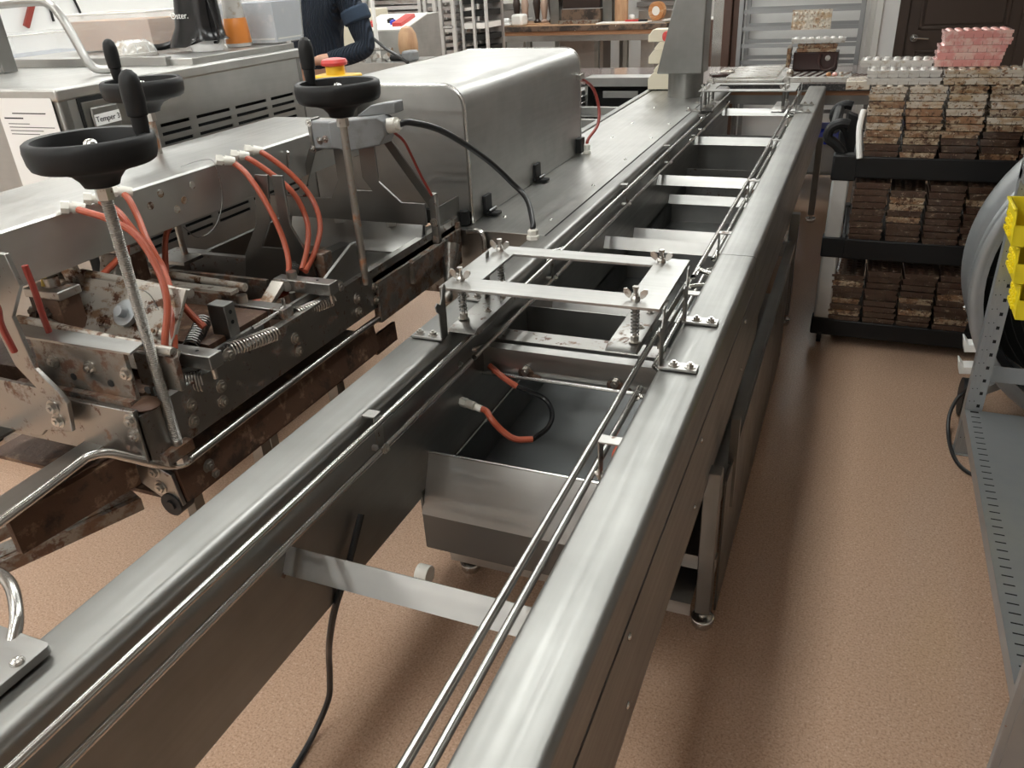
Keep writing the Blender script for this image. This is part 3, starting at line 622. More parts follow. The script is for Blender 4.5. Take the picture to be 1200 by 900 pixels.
# bent tube frame on its top
tag(MB().tube([(-3.0, 2.02, 1.635), (-2.75, 2.02, 1.64), (-2.50, 2.02, 1.645), (-2.43, 2.02, 1.635), (-2.395, 2.02, 1.60), (-2.37, 2.02, 1.55), (-2.345, 2.02, 1.49), (-2.325, 2.02, 1.455), (-2.30, 2.03, 1.438), (-2.24, 2.06, 1.438)], .014, 12, sub=5).build('tube_handle', 'steel_x'), 'bent steel tube handle over the near end of the machine top', 'handle')
tag(MB().box(-2.93, -2.85, 2.1, 2.16, 1.4215, 1.9).build('steel_post', 'steel_z', bev=.003), 'upright steel post at the left edge of the picture', 'post')

# things on the machine top
TT = TZ + .024
def tub(name, label, cat, x0, x1, y0, y1, z, h, fill, fm, fh, taper=.02, m='tub', rim=True):
    t = thing(name, label, cat, ((x0 + x1) / 2, (y0 + y1) / 2, z))
    b = MB(); lo = [(x0 + taper, y0 + taper), (x1 - taper, y0 + taper), (x1 - taper, y1 - taper), (x0 + taper, y1 - taper)]; hi = [(x0, y0), (x1, y0), (x1, y1), (x0, y1)]; q = .003
    hin = [(x0 + q, y0 + q), (x1 - q, y0 + q), (x1 - q, y1 - q), (x0 + q, y1 - q)]; lin = [(x0 + taper + q, y0 + taper + q), (x1 - taper - q, y0 + taper + q), (x1 - taper - q, y1 - taper - q), (x0 + taper + q, y1 - taper - q)]
    vs = [(*p, z) for p in lo] + [(*p, z + h) for p in hi] + [(*p, z + q) for p in lin] + [(*p, z + h) for p in hin]; fs = [(3, 2, 1, 0), (8, 9, 10, 11)]
    for i in range(4):
        j = (i + 1) % 4; fs += [(i, j, 4 + j, 4 + i), (8 + j, 8 + i, 12 + i, 12 + j), (4 + i, 4 + j, 12 + j, 12 + i)]
    b.add(vs, fs).build('tub', m, t, bev=.004)
    if rim: MB().frame(x0 - .006, x1 + .006, y0 - .006, y1 + .006, z + h - .006, z + h, x0 + .003, x1 - .003, y0 + .003, y1 - .003).build('rim', 'white', t, bev=.002)
    if fill:
        k = taper * (1 - fh / h); a = taper; g = .004
        vs = [(x0 + a + g, y0 + a + g, z + g), (x1 - a - g, y0 + a + g, z + g), (x1 - a - g, y1 - a - g, z + g), (x0 + a + g, y1 - a - g, z + g), (x0 + k + g, y0 + k + g, z + fh), (x1 - k - g, y0 + k + g, z + fh), (x1 - k - g, y1 - k - g, z + fh), (x0 + k + g, y1 - k - g, z + fh)]
        MB().add(vs, [(0, 3, 2, 1), (4, 5, 6, 7), (0, 1, 5, 4), (1, 2, 6, 5), (2, 3, 7, 6), (3, 0, 4, 7)]).build('filling', fm, t)
    return t
tub('filling_tub', 'clear tub smeared with caramel-coloured filling behind the black handwheels', 'tub', -3.09, -2.62, 2.60, 2.84, TT, .145, True, 'caramel', .115)
tb = tub('white_tub', 'white lidded tub standing behind the amber jar', 'tub', -2.46, -2.17, 2.80, 3.0, TT, .20, True, 'blue_film', .15, .012)
MB().box(-2.445, -2.185, 2.815, 2.985, TT + .005, TT + .075).build('powder', 'white', tb, bev=.01)
# blender jar: black hood shape
t = thing('drink_maker', 'black drink maker with clear base and white lettering on the machine top', 'appliance', (-2.33, 2.56, TT))
b = MB()
secs = [(.018, .125, .075, -.015), (.05, .105, .07, -.01), (.085, .088, .066, 0), (.14, .082, .062, .006), (.19, .077, .058, .01), (.24, .07, .055, .012), (.265, .05, .045, .012)]
n = 24; vs = []
for z, rx, ry, ox in secs:
    for k in range(n):
        a = 2 * PI * k / n; e = .7
        vs.append((-2.335 + ox + rx * math.copysign(abs(math.cos(a)) ** e, math.cos(a)), 2.56 + ry * math.copysign(abs(math.sin(a)) ** e, math.sin(a)), TT + z + (.02 if z < .03 and math.cos(a) > .2 else 0)))
fs = [tuple(range(n))[::-1], tuple(range((len(secs) - 1) * n, len(secs) * n))]
for i in range(len(secs) - 1):
    for k in range(n): fs.append((i * n + k, i * n + (k + 1) % n, (i + 1) * n + (k + 1) % n, (i + 1) * n + k))
b.add(vs, fs).build('body', 'black_gloss', t, ang=60)
MB().tube([(-2.425, 2.52, TT + .035), (-2.48, 2.51, TT + .022), (-2.52, 2.50, TT + .02)], .012, 10, sub=3).build('spout', 'black_gloss', t)
MB().lathe([(.058, .0), (.062, .01), (.066, .045), (.06, .05), (0, .05)], (-2.31, 2.555, TT), (0, 0, 1), 20).build('clear_base', 'clear', t)
MB().tube([(-2.255, 2.54, TT + .20), (-2.235, 2.53, TT + .14), (-2.225, 2.53, TT + .08), (-2.23, 2.53, TT + .035), (-2.25, 2.53, TT + .03)], .005, 8, sub=4).build('handle', 'black_gloss', t)
MB().obox((-2.22, 2.57, TT + .215), (.05, .05, .045)).build('cap', 'black', t, bev=.006)
text_obj('Oster.', 'lettering', .030, (-2.352, 2.489, TT + .125), (PI / 2, 0, math.radians(4)), 'white', t)
# domed clear lid
t = thing('dome_lid', 'clear domed plastic lid lying in front of the black drink maker', 'lid', (-2.52, 2.44, TT))
MB().lathe([(.082, 0), (.082, .012), (.076, .014), (.072, .034), (.058, .05), (.03, .056), (0, .057)], (-2.52, 2.40, TT), (0, 0, 1), 28).build('dome', 'mould_white', t)
for k in range(10):
    a = 2 * PI * k / 10; MB().tube([(-2.52 + .079 * math.cos(a), 2.40 + .079 * math.sin(a), TT + .012), (-2.52 + .070 * math.cos(a), 2.40 + .070 * math.sin(a), TT + .036), (-2.52 + .045 * math.cos(a), 2.40 + .045 * math.sin(a), TT + .055)], .0025, 5).build('rib', 'clear', t)
# amber jar
t = thing('amber_jar', 'tapered jar of amber syrup between the black drink maker and the white tub', 'jar', (-2.275, 2.74, TT))
MB().lathe([(.048, 0), (.05, .01), (.038, .14), (.036, .2), (.034, .2)], (-2.305, 2.73, TT), (0, 0, 1), 22).build('jar', 'mould_white', t)
MB().lathe([(.0495, .012), (.0505, .014), (.043, .10), (.040, .105)], (-2.305, 2.73, TT), (0, 0, 1), 22).build('syrup', 'amber', t)
# grey vent box behind
t = thing('vent_box', 'grey metal box with black louvre slots behind the caramel tub', 'box', (-3.35, 3.75, 0))
MB().box(-3.72, -3.10, 3.65, 3.98, 0, 1.485).build('body', 'hood_steel', t, bev=.006)
for k in range(5): MB().box(-3.50, -3.28, 3.646, 3.652, 1.35 + k * .022, 1.362 + k * .022).build('louvre', 'slot', t)
for x in (-3.45, -3.37, -3.30): MB().sphere((x, 3.75, 1.485), .03, 10, 5, (1, 1, .7), True).build('sugar_lump', 'cream_dirty', t)
tag(MB().box(-3.04, -2.96, 3.05, 3.15, 0, 1.5).build('black_stand', 'black', bev=.006), 'small black stand between the caramel tub and the drink maker', 'stand')
# wall side counter with tub, far left
t = thing('side_counter', 'white counter with a dark open shelf along the left wall', 'counter', (-5.25, 4.6, 0))
MB().box(-5.58, -4.9, 3.2, 6.3, 1.24, 1.265).build('worktop', 'white', t, bev=.004)
MB().box(-5.58, -4.92, 3.22, 6.28, 0, 1.12).build('body', 'white', t)
MB().box(-4.95, -4.915, 3.22, 6.28, 1.125, 1.235).build('dark_opening', 'slot', t)
for y in (4.3, 5.2): MB().box(-4.94, -4.90, y, y + .03, 1.12, 1.24).build('divider', 'white', t)
tub('storage_tub', 'translucent lidded storage tub on the white counter', 'tub', -5.42, -4.98, 3.80, 4.48, 1.267, .19, True, 'blue_film', .06, .02)
t = thing('tape_gun', 'black tape dispenser on the white counter', 'dispenser', (-4.97, 3.58, 1.267))
MB().prism([(3.5, 1.267), (3.72, 1.267), (3.66, 1.37), (3.60, 1.34), (3.53, 1.36)], 'x', -5.0, -4.94).build('body', 'black_gloss', t, bev=.005)
MB().torus((-4.94, 3.555, 1.36), (1, 0, 0), .032, .012, 20, 8).build('tape_roll', 'white', t)
tag(MB().obox((-5.56, 4.48, 1.62), (.02, .34, .04), (.95, 0, 0)).build('red_strip', 'red_tube'), 'dark red strip fixed slantwise on the left wall', 'strip')
for y0, y1 in ((3.62, 3.70), (3.72, 3.75), (4.62, 4.64), (4.85, 4.9)):
    tag(MB().tube([(-5.585, y0 - .08, 1.9), (-5.585, (y0 + y1) / 2, 1.62), (-5.585, y1, 1.50)], .009, 8, sub=4).build('wall_cable', 'cable'), 'thin black cable hanging on the left wall', 'cable', 'cables on the left wall')

# ================================================================== YELLOW STOP BOX
t = thing('emergency_stop', 'yellow emergency stop box with a red mushroom button by the hood', 'stop button', (-1.62, 2.42, 1.20))
MB().box(-1.735, -1.585, 2.375, 2.47, 1.335, 1.372).build('box', 'yellow', t, bev=.006)
MB().box(-1.70, -1.62, 2.40, 2.46, 1.10, 1.336).build('bracket', 'steel_z', t)
b = MB().cyl((-1.66, 2.42, 1.372), (-1.66, 2.42, 1.398), .032, 20).build('collar', 'yellow', t)
MB().lathe([(.030, 0), (.043, .004), (.045, .012), (.04, .022), (.02, .026), (0, .027)], (-1.66, 2.42, 1.398), (0, 0, 1), 24).build('button', 'red', b)

# ================================================================== DEPOSITOR
DP = thing('chocolate_depositor', 'chocolate-stained depositor with black handwheels, springs and orange hoses', 'machine', (-1.55, 1.5, 0))
def dp(mb, name, m, par=None, **k): return mb.build(name, m, par or DP, **k)
# upper channel
dp(MB().prism([(-1.90, 1.12), (-1.565, 1.12), (-1.565, 1.235), (-1.57, 1.240), (-1.90, 1.240)], 'y', .40, 2.36), 'top_channel', 'steel_bright', bev=.001)
for y, z in ((1.42, 1.19), (1.46, 1.21), (1.53, 1.175), (1.57, 1.205), (1.50, 1.16)): dp(MB().cyl((-1.565, y, z), (-1.5635, y, z), .010, 10), 'drip_spot', 'cream_dirty')
dp(MB().lathe([(0, 0), (.006, .004), (.006, .05), (0, .055)], (-1.560, 1.96, 1.16), (.1, 0, 1), 10), 'cotter_pin', 'polished')
# handwheels and spindles
def handwheel(x, y, z, zb, ga, m='screw', rp=.0102):
    """z = underside of the hub"""
    w = dp(MB().lathe([(.016, .0), (.030, .003), (.035, .014), (.046, .026), (.072, .036), (.096, .040), (.103, .044), (.107, .054), (.109, .074), (.107, .086), (.101, .090), (.093, .088), (.090, .080), (.087, .060), (.05, .048), (.022, .050), (.018, .060), (0, .060)], (x, y, z), (0, 0, 1), 48), 'handwheel', 'black', ang=50)
    MB().lathe([(.013, 0), (.014, .010), (.011, .018), (.006, .022), (0, .023)], (x, y, z + .062), (0, 0, 1), 16).build('cap_nut', 'polished', w)
    gx, gy = x + .093 * math.cos(ga), y + .093 * math.sin(ga)
    MB().lathe([(.012, 0), (.0125, .008), (.0145, .026), (.0145, .036), (.017, .038), (.019, .066), (.0185, .088), (.015, .103), (.008, .111), (0, .113)], (gx, gy, z + .080), (0, 0, 1), 20).build('grip', 'black', w)
    dp(MB().lathe([(.016, 0), (.016, .02)], (x, y, z - .022), (0, 0, 1), 6).lathe([(.013, 0), (.013, .008)], (x, y, z - .004), (0, 0, 1), 16), 'spindle_nut', 'bolt')
    sp = dp(MB().cyl((x, y, zb), (x, y, z), rp, 14), 'spindle', m)
    if m == 'screw':
        k = 10; turns = int((z - zb - .05) / .0042)
        MB().tube([(x + (rp + .0002) * math.cos(2 * PI * i / k), y + (rp + .0002) * math.sin(2 * PI * i / k), zb + .03 + .0042 * i / k) for i in range(turns * k)], .0011, 4).build('thread', 'screw', sp)
    return w
handwheel(-1.238, 1.03, 1.345, .775, math.radians(28))
handwheel(-1.235, 1.80, 1.338, .88, math.radians(170), 'rusty')
handwheel(-1.84, 1.75, 1.352, .94, math.radians(175), 'rusty')
# end frames
zc = .94
fp = [(-1.41, 1.24), (-1.40, 1.18), (-1.455, 1.11), (-1.445, 1.0), (-1.40, .955), (-1.385, .93), (-1.40, .862), (-1.48, .852), (-1.50, .835), (-1.75, .835), (-1.80, .86), (-1.82, .93), (-1.76, 1.0), (-1.745, 1.11), (-1.80, 1.18), (-1.80, 1.24), (-1.72, 1.24), (-1.70, 1.10), (-1.71, 1.0), (-1.72, .962), (-1.46, .955), (-1.50, 1.0), (-1.515, 1.08), (-1.49, 1.24)]
dp(MB().prism(fp, 'y', .925, .935), 'end_frame', 'stained_steel', bev=.0015)
fq = [(-1.78, 1.05), (-1.49, 1.05), (-1.455, 1.11), (-1.455, 1.25), (-1.42, 1.25), (-1.42, 1.13), (-1.41, 1.08), (-1.335, 1.08), (-1.365, 1.12), (-1.365, 1.25), (-1.31, 1.25), (-1.31, 1.11), (-1.24, 1.05), (-1.16, 1.05), (-1.16, .985), (-1.78, .985)]
dp(MB().prism(fq, 'y', 2.05, 2.058), 'end_frame', 'dark_steel', bev=.001)
fm_ = [(-1.488, 1.20), (-1.516, 1.063), (-1.578, .97), (-1.60, .88), (-1.33, .88), (-1.355, .975), (-1.40, 1.063), (-1.397, 1.20), (-1.432, 1.20), (-1.434, .995), (-1.513, .995), (-1.467, 1.071), (-1.445, 1.20)]
dp(MB().prism(fm_, 'y', 1.72, 1.728), 'middle_frame', 'dark_steel', bev=.001)
dp(MB().bar((-1.29, 2.06, 1.26), (-1.18, 2.14, 1.02), .028, .006, (0, 1, 0)), 'brace', 'dark_steel', bev=.001)
dp(MB().bar((-1.53, 2.05, 1.20), (-1.60, 2.05, 1.06), .022, .006, (0, 1, 0)), 'brace', 'dark_steel')
dp(MB().box(-1.19, -1.165, 2.13, 2.15, .90, 1.06), 'hinge_block', 'stained_steel', bev=.004)
dp(MB().bolt((-1.178, 2.13, .97), (0, -1, 0)), 'bolt', 'bolt')
# guard at the far end
gd = dp(MB().prism([(2.20, .985), (2.17, .91), (2.12, .865), (2.12, .86), (2.175, .905), (2.205, .982)], 'x', -1.76, -1.25), 'far_guard', 'steel_x')
dp(MB().box(-1.76, -1.25, 2.195, 2.205, .905, .99), 'far_guard', 'steel_x')
for x in (-1.36, -1.56): dp(MB().obox((x, 2.17, .945), (.03, .012, .02), (.4, 0, .5)), 'thumb_clip', 'bolt')
dp(MB().box(-1.262, -1.256, 2.27, 2.468, .86, .965).box(-1.36, -1.256, 2.27, 2.468, .86, .864), 'end_flap', 'dark_steel', bev=.001)
# side rails
sr = dp(MB().box(-1.262, -1.246, .96, 2.40, .785, .902), 'side_rail', 'stained_steel', bev=.001)
dp(MB().box(-1.262, -1.238, 1.86, 2.42, .735, .862), 'rail_extension', 'dirty_steel', bev=.002)
dp(MB().box(-1.262, -1.246, 1.85, 2.44, .785, .88), 'side_rail', 'dirty_steel')
dp(MB().box(-1.268, -1.244, 1.0, 2.42, .9, .905), 'rail_edge', 'stained_steel')
dp(MB().box(-1.90, -1.884, .96, 2.40, .785, .902), 'side_rail', 'dark_steel', bev=.001)
for y, z in ((1.098, .857), (1.093, .82), (1.193, .855), (1.187, .82), (1.469, .853), (1.473, .816), (1.759, .851), (1.761, .809), (1.856, .849), (1.856, .809)):
    dp(MB().bolt((-1.246, y, z), (1, 0, 0), .0105, .008), 'bolt', 'bolt')
dp(MB().prism([(1.63, .90), (1.83, .90), (1.83, .995), (1.80, .995), (1.66, .945), (1.63, .93)], 'x', -1.275, -1.265), 'side_plate', 'dark_steel', bev=.001)
dp(MB().box(-1.62, -1.246, .955, .967, .80, .918), 'front_rail', 'stained_steel', bev=.001)
dp(MB().box(-1.90, -1.62, .955, .967, .80, .918), 'front_rail', 'stained_steel', bev=.001)
for x, z in ((-1.258, .896), (-1.26, .862), (-1.43, .915), (-1.428, .885), (-1.64, .90), (-1.66, .87)): dp(MB().bolt((x, .955 if x > -1.4 else .925, z), (0, -1, 0), .0115, .009), 'bolt', 'bolt')
dp(MB().box(-1.30, -1.225, .985, 1.06, .775, .80), 'corner_foot', 'dirty_steel')
dp(MB().bolt((-1.24, 1.03, .755), (0, 0, 1), .014, .016), 'spindle_foot', 'bolt')
dp(MB().sphere((-1.265, 1.0, .91), .03, 12, 6, (1.3, 1, .35)), 'chocolate_lump', 'caked')
# dirty transverse plates
dp(MB().box(-1.53, -1.27, .992, 1.002, .915, 1.025), 'front_plate', 'dirty_steel', bev=.001)
dp(MB().prism([(.992, 1.025), (.992, 1.03), (1.03, 1.036), (1.03, 1.031)], 'x', -1.62, -1.25), 'front_ledge', 'steel_x')
for x in (-1.478, -1.374, -1.275):
    dp(MB().bolt((x, .992, .982), (0, -1, 0), .010, .010), 'bolt', 'bolt')
    dp(MB().cyl((x + .045, .992, .952), (x + .045, .990, .952), .008, 10), 'bolt_hole', 'slot')
dp(MB().box(-1.60, -1.27, .975, .99, .905, .925), 'front_ledge', 'dirty_steel')
dp(MB().cyl((-1.63, 1.05, 1.035), (-1.20, 1.05, 1.012), .010, 12), 'shaft', 'cream_dirty')
dp(MB().box(-1.31, -1.20, 1.045, 1.06, .925, 1.0), 'front_bar', 'dirty_steel', bev=.002)
lp = dp(MB().prism([(1.13, .965), (1.215, 1.075), (1.222, 1.07), (1.138, .958)], 'x', -1.61, -1.30), 'valve_cover', 'cream_dirty', bev=.001)
dp(MB().prism([(1.10, .925), (1.135, .968), (1.142, .963), (1.106, .92)], 'x', -1.60, -1.28), 'valve_cover', 'cream_dirty', bev=.001)
for x, y, z in ((-1.585, 1.145, .99), (-1.505, 1.155, 1.0), (-1.345, 1.15, .995), (-1.365, 1.115, .95)): dp(MB().bolt((x, y, z), (0, -.79, .61), .011, .012).sphere((x + .01, y + .002, z - .005), .014, 8, 5), 'bolt', 'cream_dirty')
dk_ = dp(MB().cyl((-1.435, 1.165, 1.022), (-1.435, 1.155, 1.03), .03, 24).cyl((-1.435, 1.155, 1.03), (-1.435, 1.14, 1.04), .012, 12), 'round_disc', 'galv')
dp(MB().cyl((-1.62, 1.225, 1.08), (-1.30, 1.225, 1.06), .011, 12), 'shaft', 'cream_dirty')
# dark interior
dp(MB().box(-1.88, -1.27, 1.0, 2.05, .775, .80), 'bed_plate', 'caked')
dp(MB().box(-1.86, -1.60, 1.02, 1.60, .80, .93), 'pump_block', 'caked')
dp(MB().box(-1.58, -1.30, 1.24, 1.45, .80, .93), 'pump_block', 'caked')
dp(MB().box(-1.58, -1.32, 1.05, 1.10, .80, .90), 'pump_block', 'caked')
# rear frames
dp(MB().box(-1.80, -1.44, 1.44, 1.452, .855, .965), 'cross_plate', 'dirty_steel')
dp(MB().box(-1.80, -1.40, 1.445, 1.475, .963, .972), 'cross_ledge', 'cream_dirty')
dp(MB().cyl((-1.84, 1.50, .985), (-1.40, 1.50, .965), .011, 12), 'shaft', 'cream_dirty')
for x in (-1.66, -1.55): dp(MB().bolt((x, 1.44, .90), (0, -1, 0), .011, .012), 'bolt', 'caked')
dp(MB().box(-1.84, -1.40, 1.58, 1.592, .86, .955), 'cross_plate', 'dirty_steel')
dp(MB().box(-1.92, -1.78, 1.68, 1.80, .93, .94), 'corner_plate', 'stained_steel')
dp(MB().box(-1.84, -1.52, 1.76, 1.77, .86, .94), 'cross_plate', 'stained_steel')
dp(MB().box(-1.84, -1.52, 1.755, 1.775, .938, .943), 'cross_ledge', 'steel_x')
# left pump group
def knuckle(x, y, z, par=None):
    k = dp(MB().box(x - .06, x + .05, y - .03, y + .03, z - .02, z), 'valve_head', 'stained_steel', bev=.003)
    MB().cyl((x, y, z), (x, y, z + .022), .017, 16).build('valve_cap', 'stained_steel', k)
    MB().box(x - .05, x + .04, y - .028, y + .028, z - .10, z - .02).build('valve_body', 'caked', k)
knuckle(-1.60, 1.13, 1.085); knuckle(-1.70, 1.42, 1.085); knuckle(-1.73, 1.25, 1.06)
for x, y, z, rr_ in ((-1.66, 1.18, 1.05, .017), (-1.62, 1.22, 1.04, .014), (-1.58, 1.25, 1.03, .016), (-1.55, 1.22, 1.02, .013), (-1.64, 1.10, 1.02, .013), (-1.70, 1.14, 1.01, .016)):
    dp(MB().cyl((x, y, z), (x + .07, y - .01, z - .01), rr_ * .6, 10).bolt((x, y, z), (-.7, -.6, .1), rr_ * .8, .012).bolt((x + .035, y, z + .01), (0, -.3, 1), rr_ * .7, .012), 'coupling', 'dirty_steel')
dp(MB().prism([(1.24, 1.005), (1.29, 1.11), (1.33, 1.09), (1.31, 1.0)], 'x', -1.62, -1.57), 'link_arm', 'stained_steel', bev=.003)
dp(MB().box(-1.665, -1.645, 1.15, 1.17, 1.0, 1.09), 'link_arm', 'dirty_steel', bev=.003)
dp(MB().prism([(-1.665, 1.12), (-1.62, 1.13), (-1.60, 1.06), (-1.64, 1.045)], 'y', 1.20, 1.215), 'paper_wrap', 'cream_dirty')
dp(MB().cyl((-1.62, 1.30, 1.02), (-1.62, 1.30, 1.13), .008, 10), 'guide_rod', 'polished')
dp(MB().cyl((-1.70, 1.43, 1.05), (-1.70, 1.43, 1.125), .009, 10), 'guide_rod', 'polished')
# nozzle stations with blocks and springs
def spring(p0, p1, R, r, turns, m='bolt'):
    p0 = Vector(p0); p1 = Vector(p1); u, w = perp(p1 - p0); k = 10; n = turns * k
    return dp(MB().tube([p0 + (p1 - p0) * (i / n) + u * (R * math.cos(2 * PI * i / k)) + w * (R * math.sin(2 * PI * i / k)) for i in range(n + 1)], r, 5), 'spring', m)
for yb, m in ((1.16, 'steel_x'), (1.61, 'stained_steel')):
    bl = dp(MB().box(-1.385, -1.205, yb - .02, yb + .02, .925, .958), 'cross_block', m, bev=.002)
    MB().cyl((-1.335, yb, .958), (-1.335, yb, .976), .014, 16).build('cap_screw', 'bolt', bl)
    MB().cyl((-1.255, yb, .9585), (-1.255, yb, .959), .004, 8).build('bolt_hole', 'slot', bl)
    MB().bolt((-1.37, yb - .02, .935), (0, -1, 0), .011, .012).build('bolt', 'bolt', bl)
    dp(MB().box(-1.285, -1.275, yb - .12, yb + .24, .905, .925), 'station_rail', 'dark_steel')
    dp(MB().cyl((-1.215, yb - .005, .90), (-1.215, yb - .005, .925), .006, 8), 'spring_pin', 'bolt')
    dp(MB().cyl((-1.27, yb - .13, .895), (-1.255, yb - .06, .892), .004, 8), 'spring_hook', 'bolt'); dp(MB().bolt((-1.25, yb + .08, .912), (1, -.2, 0), .012, .012), 'bolt', 'bolt')
    dp(MB().cyl((-1.32, yb - .03, .86), (-1.32, yb - .03, .93), .008, 10), 'piston', 'dirty_steel')
spring((-1.31, 1.09, .896), (-1.245, 1.145, .893), .021, .0022, 14)
spring((-1.262, 1.25, .915), (-1.245, 1.40, .897), .017, .0022, 16)
spring((-1.27, 1.515, .897), (-1.25, 1.65, .888), .016, .0022, 15)
spring((-1.34, 1.22, .925), (-1.37, 1.31, .955), .017, .0022, 13, 'dark_steel')
spring((-1.40, 1.68, .93), (-1.42, 1.78, .96), .017, .0022, 13, 'dark_steel')
dp(MB().box(-1.335, -1.285, 1.295, 1.33, .915, 1.005), 'stop_block', 'dark_steel', bev=.002)
dp(MB().cyl((-1.285, 1.312, .985), (-1.284, 1.312, .985), .005, 10).cyl((-1.285, 1.312, .96), (-1.284, 1.312, .96), .005, 10), 'bolt_hole', 'slot')
dp(MB().box(-1.365, -1.315, 1.73, 1.77, .90, .985), 'stop_block', 'dirty_steel', bev=.002)
dp(MB().prism([(1.49, .90), (1.50, .895), (1.60, .945), (1.585, .955)], 'x', -1.385, -1.345), 'chute_tab', 'cream_dirty', bev=.001)
b9 = dp(MB().box(-1.43, -1.26, 1.46, 1.50, .905, .932), 'cross_block', 'stained_steel', bev=.002)
MB().cyl((-1.40, 1.48, .932), (-1.40, 1.48, .952), .014, 16).build('cap_screw', 'bolt', b9)
dp(MB().tube([(-1.275, 1.36, .925), (-1.275, 1.46, .925), (-1.27, 1.48, .935), (-1.27, 1.48, .955)], .005, 8), 'latch_rod', 'polished')
dp(MB().cyl((-1.36, 1.655, .935), (-1.345, 1.60, .94), .010, 12).cyl((-1.345, 1.60, .94), (-1.34, 1.585, .942), .014, 12), 'nipple', 'bolt')
# lower drip trough with tube along its edge
dp(MB().prism([(-1.262, .745), (-1.252, .745), (-1.24, .66), (-1.25, .655)], 'y', 1.02, 1.83), 'drip_trough', 'caked')
dp(MB().prism([(-1.262, .70), (-1.252, .70), (-1.25, .64), (-1.26, .64)], 'y', 1.83, 1.95), 'drip_trough', 'caked')
dp(MB().box(-1.90, -1.26, 1.03, 1.95, .64, .65), 'drip_floor', 'caked')
ep_ = dp(MB().prism([(-1.42, .80), (-1.255, .733), (-1.245, .655), (-1.30, .665), (-1.40, .72)], 'y', 1.005, 1.015), 'trough_end', 'stained_steel', bev=.001)
for x, z in ((-1.30, .735), (-1.295, .695)): MB().bolt((x, 1.005, z), (0, -1, 0), .0115, .009).build('bolt', 'bolt', ep_)
for y, z in ((1.10, .70), (1.11, .675)): dp(MB().bolt((-1.246, y, z), (1, 0, 0), .0115, .008), 'bolt', 'dirty_steel')
dp(MB().tube([(-1.31, .30, .80), (-1.30, .676, .838), (-1.30, .766, .845), (-1.30, .85, .853), (-1.295, .872, .856), (-1.28, .898, .851), (-1.265, .929, .825), (-1.25, .979, .78), (-1.25, 1.033, .744), (-1.25, 1.09, .742), (-1.25, 1.286, .746), (-1.25, 1.659, .75), (-1.25, 1.892, .749), (-1.25, 1.962, .746), (-1.262, 1.993, .748), (-1.29, 1.985, .755)], .0095, 12, sub=4), 'edge_tube', 'polished')
dp(MB().bar((-1.355, .40, .822), (-1.395, 1.01, .815), .055, .006, (0, 0, 1)), 'slide_arm', 'steel_bright', bev=.001)
dp(MB().bar((-1.385, .40, .79), (-1.425, 1.01, .785), .004, .05, (0, 0, 1)), 'slide_arm', 'dark_steel')
dp(MB().bar((-1.62, .40, .826), (-1.66, 1.0, .806), .05, .006, (0, 0, 1)), 'slide_arm', 'steel', bev=.001)
dp(MB().bar((-1.40, .74, .735), (-1.36, 1.02, .735), .02, .085, (0, 0, 1)), 'arm_web', 'caked')
dp(MB().bar((-1.64, .50, .60), (-1.42, 1.04, .60), .012, .032, (0, 0, 1)).bar((-1.67, .52, .617), (-1.45, 1.05, .617), .05, .004, (0, 0, 1)), 'floor_arm', 'dirty_steel')
dp(MB().bar((-1.75, .55, .60), (-1.60, 1.04, .60), .05, .03, (0, 0, 1)), 'floor_arm', 'dirty_steel')
dp(MB().cyl((-1.275, 1.0, .655), (-1.275, 1.04, .655), .028, 20).cyl((-1.275, .995, .655), (-1.275, 1.0, .655), .012, 10), 'roller', 'rubber')
# stand to the floor
for x in (-1.86, -1.52):
    for y in (1.55, 1.95): dp(MB().box(x - .02, x + .02, y - .02, y + .02, 0, .66), 'leg', 'steel_z')
dp(MB().prism([(2.05, .86), (2.30, .86), (2.30, .82), (2.05, .79)], 'x', -1.30, -1.225), 'outlet_block', 'dirty_steel')
dp(MB().tube([(-1.22, 2.44, .845), (-1.18, 2.44, .85), (-1.155, 2.435, .835), (-1.15, 2.43, .79), (-1.15, 2.43, .74)], .010, 10, sub=4), 'outlet_tube', 'polished')
dp(MB().cyl((-1.15, 2.43, .79), (-1.15, 2.43, .74), .013, 10), 'outlet_sleeve', 'rusty')
dp(MB().cyl((-1.215, 2.30, .845), (-1.20, 2.22, .70), .03, 14, .012).sphere((-1.20, 2.21, .69), .022, 10, 6), 'outlet_spout', 'stained_steel')
dp(MB().box(-1.50, -1.30, 1.90, 2.30, .82, .83), 'discharge_plate', 'steel')
dp(MB().box(-1.34, -1.28, 1.90, 2.35, .83, .85), 'discharge_strip', 'dark_steel')
dp(MB().bar((-1.62, 1.80, .83), (-1.50, 2.2, .86), .05, .05, (0, 0, 1)), 'discharge_tube', 'dark_steel')
# grey switch box at the far end
sw = dp(MB().prism([(-1.40, 1.225), (-1.345, 1.215), (-1.235, 1.235), (-1.215, 1.262), (-1.215, 1.30), (-1.235, 1.312), (-1.36, 1.30), (-1.40, 1.295)], 'y', 1.965, 2.03), 'switch_box', 'grey_cast', bev=.004)
MB().box(-1.475, -1.395, 1.985, 2.03, 1.215, 1.295).build('switch_flange', 'grey_cast', sw, bev=.006)
MB().box(-1.487, -1.475, 1.985, 2.035, 1.205, 1.30).build('switch_plate', 'steel_z', sw, bev=.002)
for x, z in ((-1.45, 1.24), (-1.43, 1.245), (-1.48, 1.29), (-1.48, 1.215)): MB().bolt((x, 1.985, z), (0, -1, 0), .0075, .006).build('bolt', 'polished', sw)
MB().prism([(-1.33, 1.305), (-1.24, 1.31), (-1.20, 1.315), (-1.20, 1.345), (-1.23, 1.343), (-1.28, 1.335)], 'y', 2.01, 2.06).build('terminal_block', 'grey_cast', sw, bev=.003)
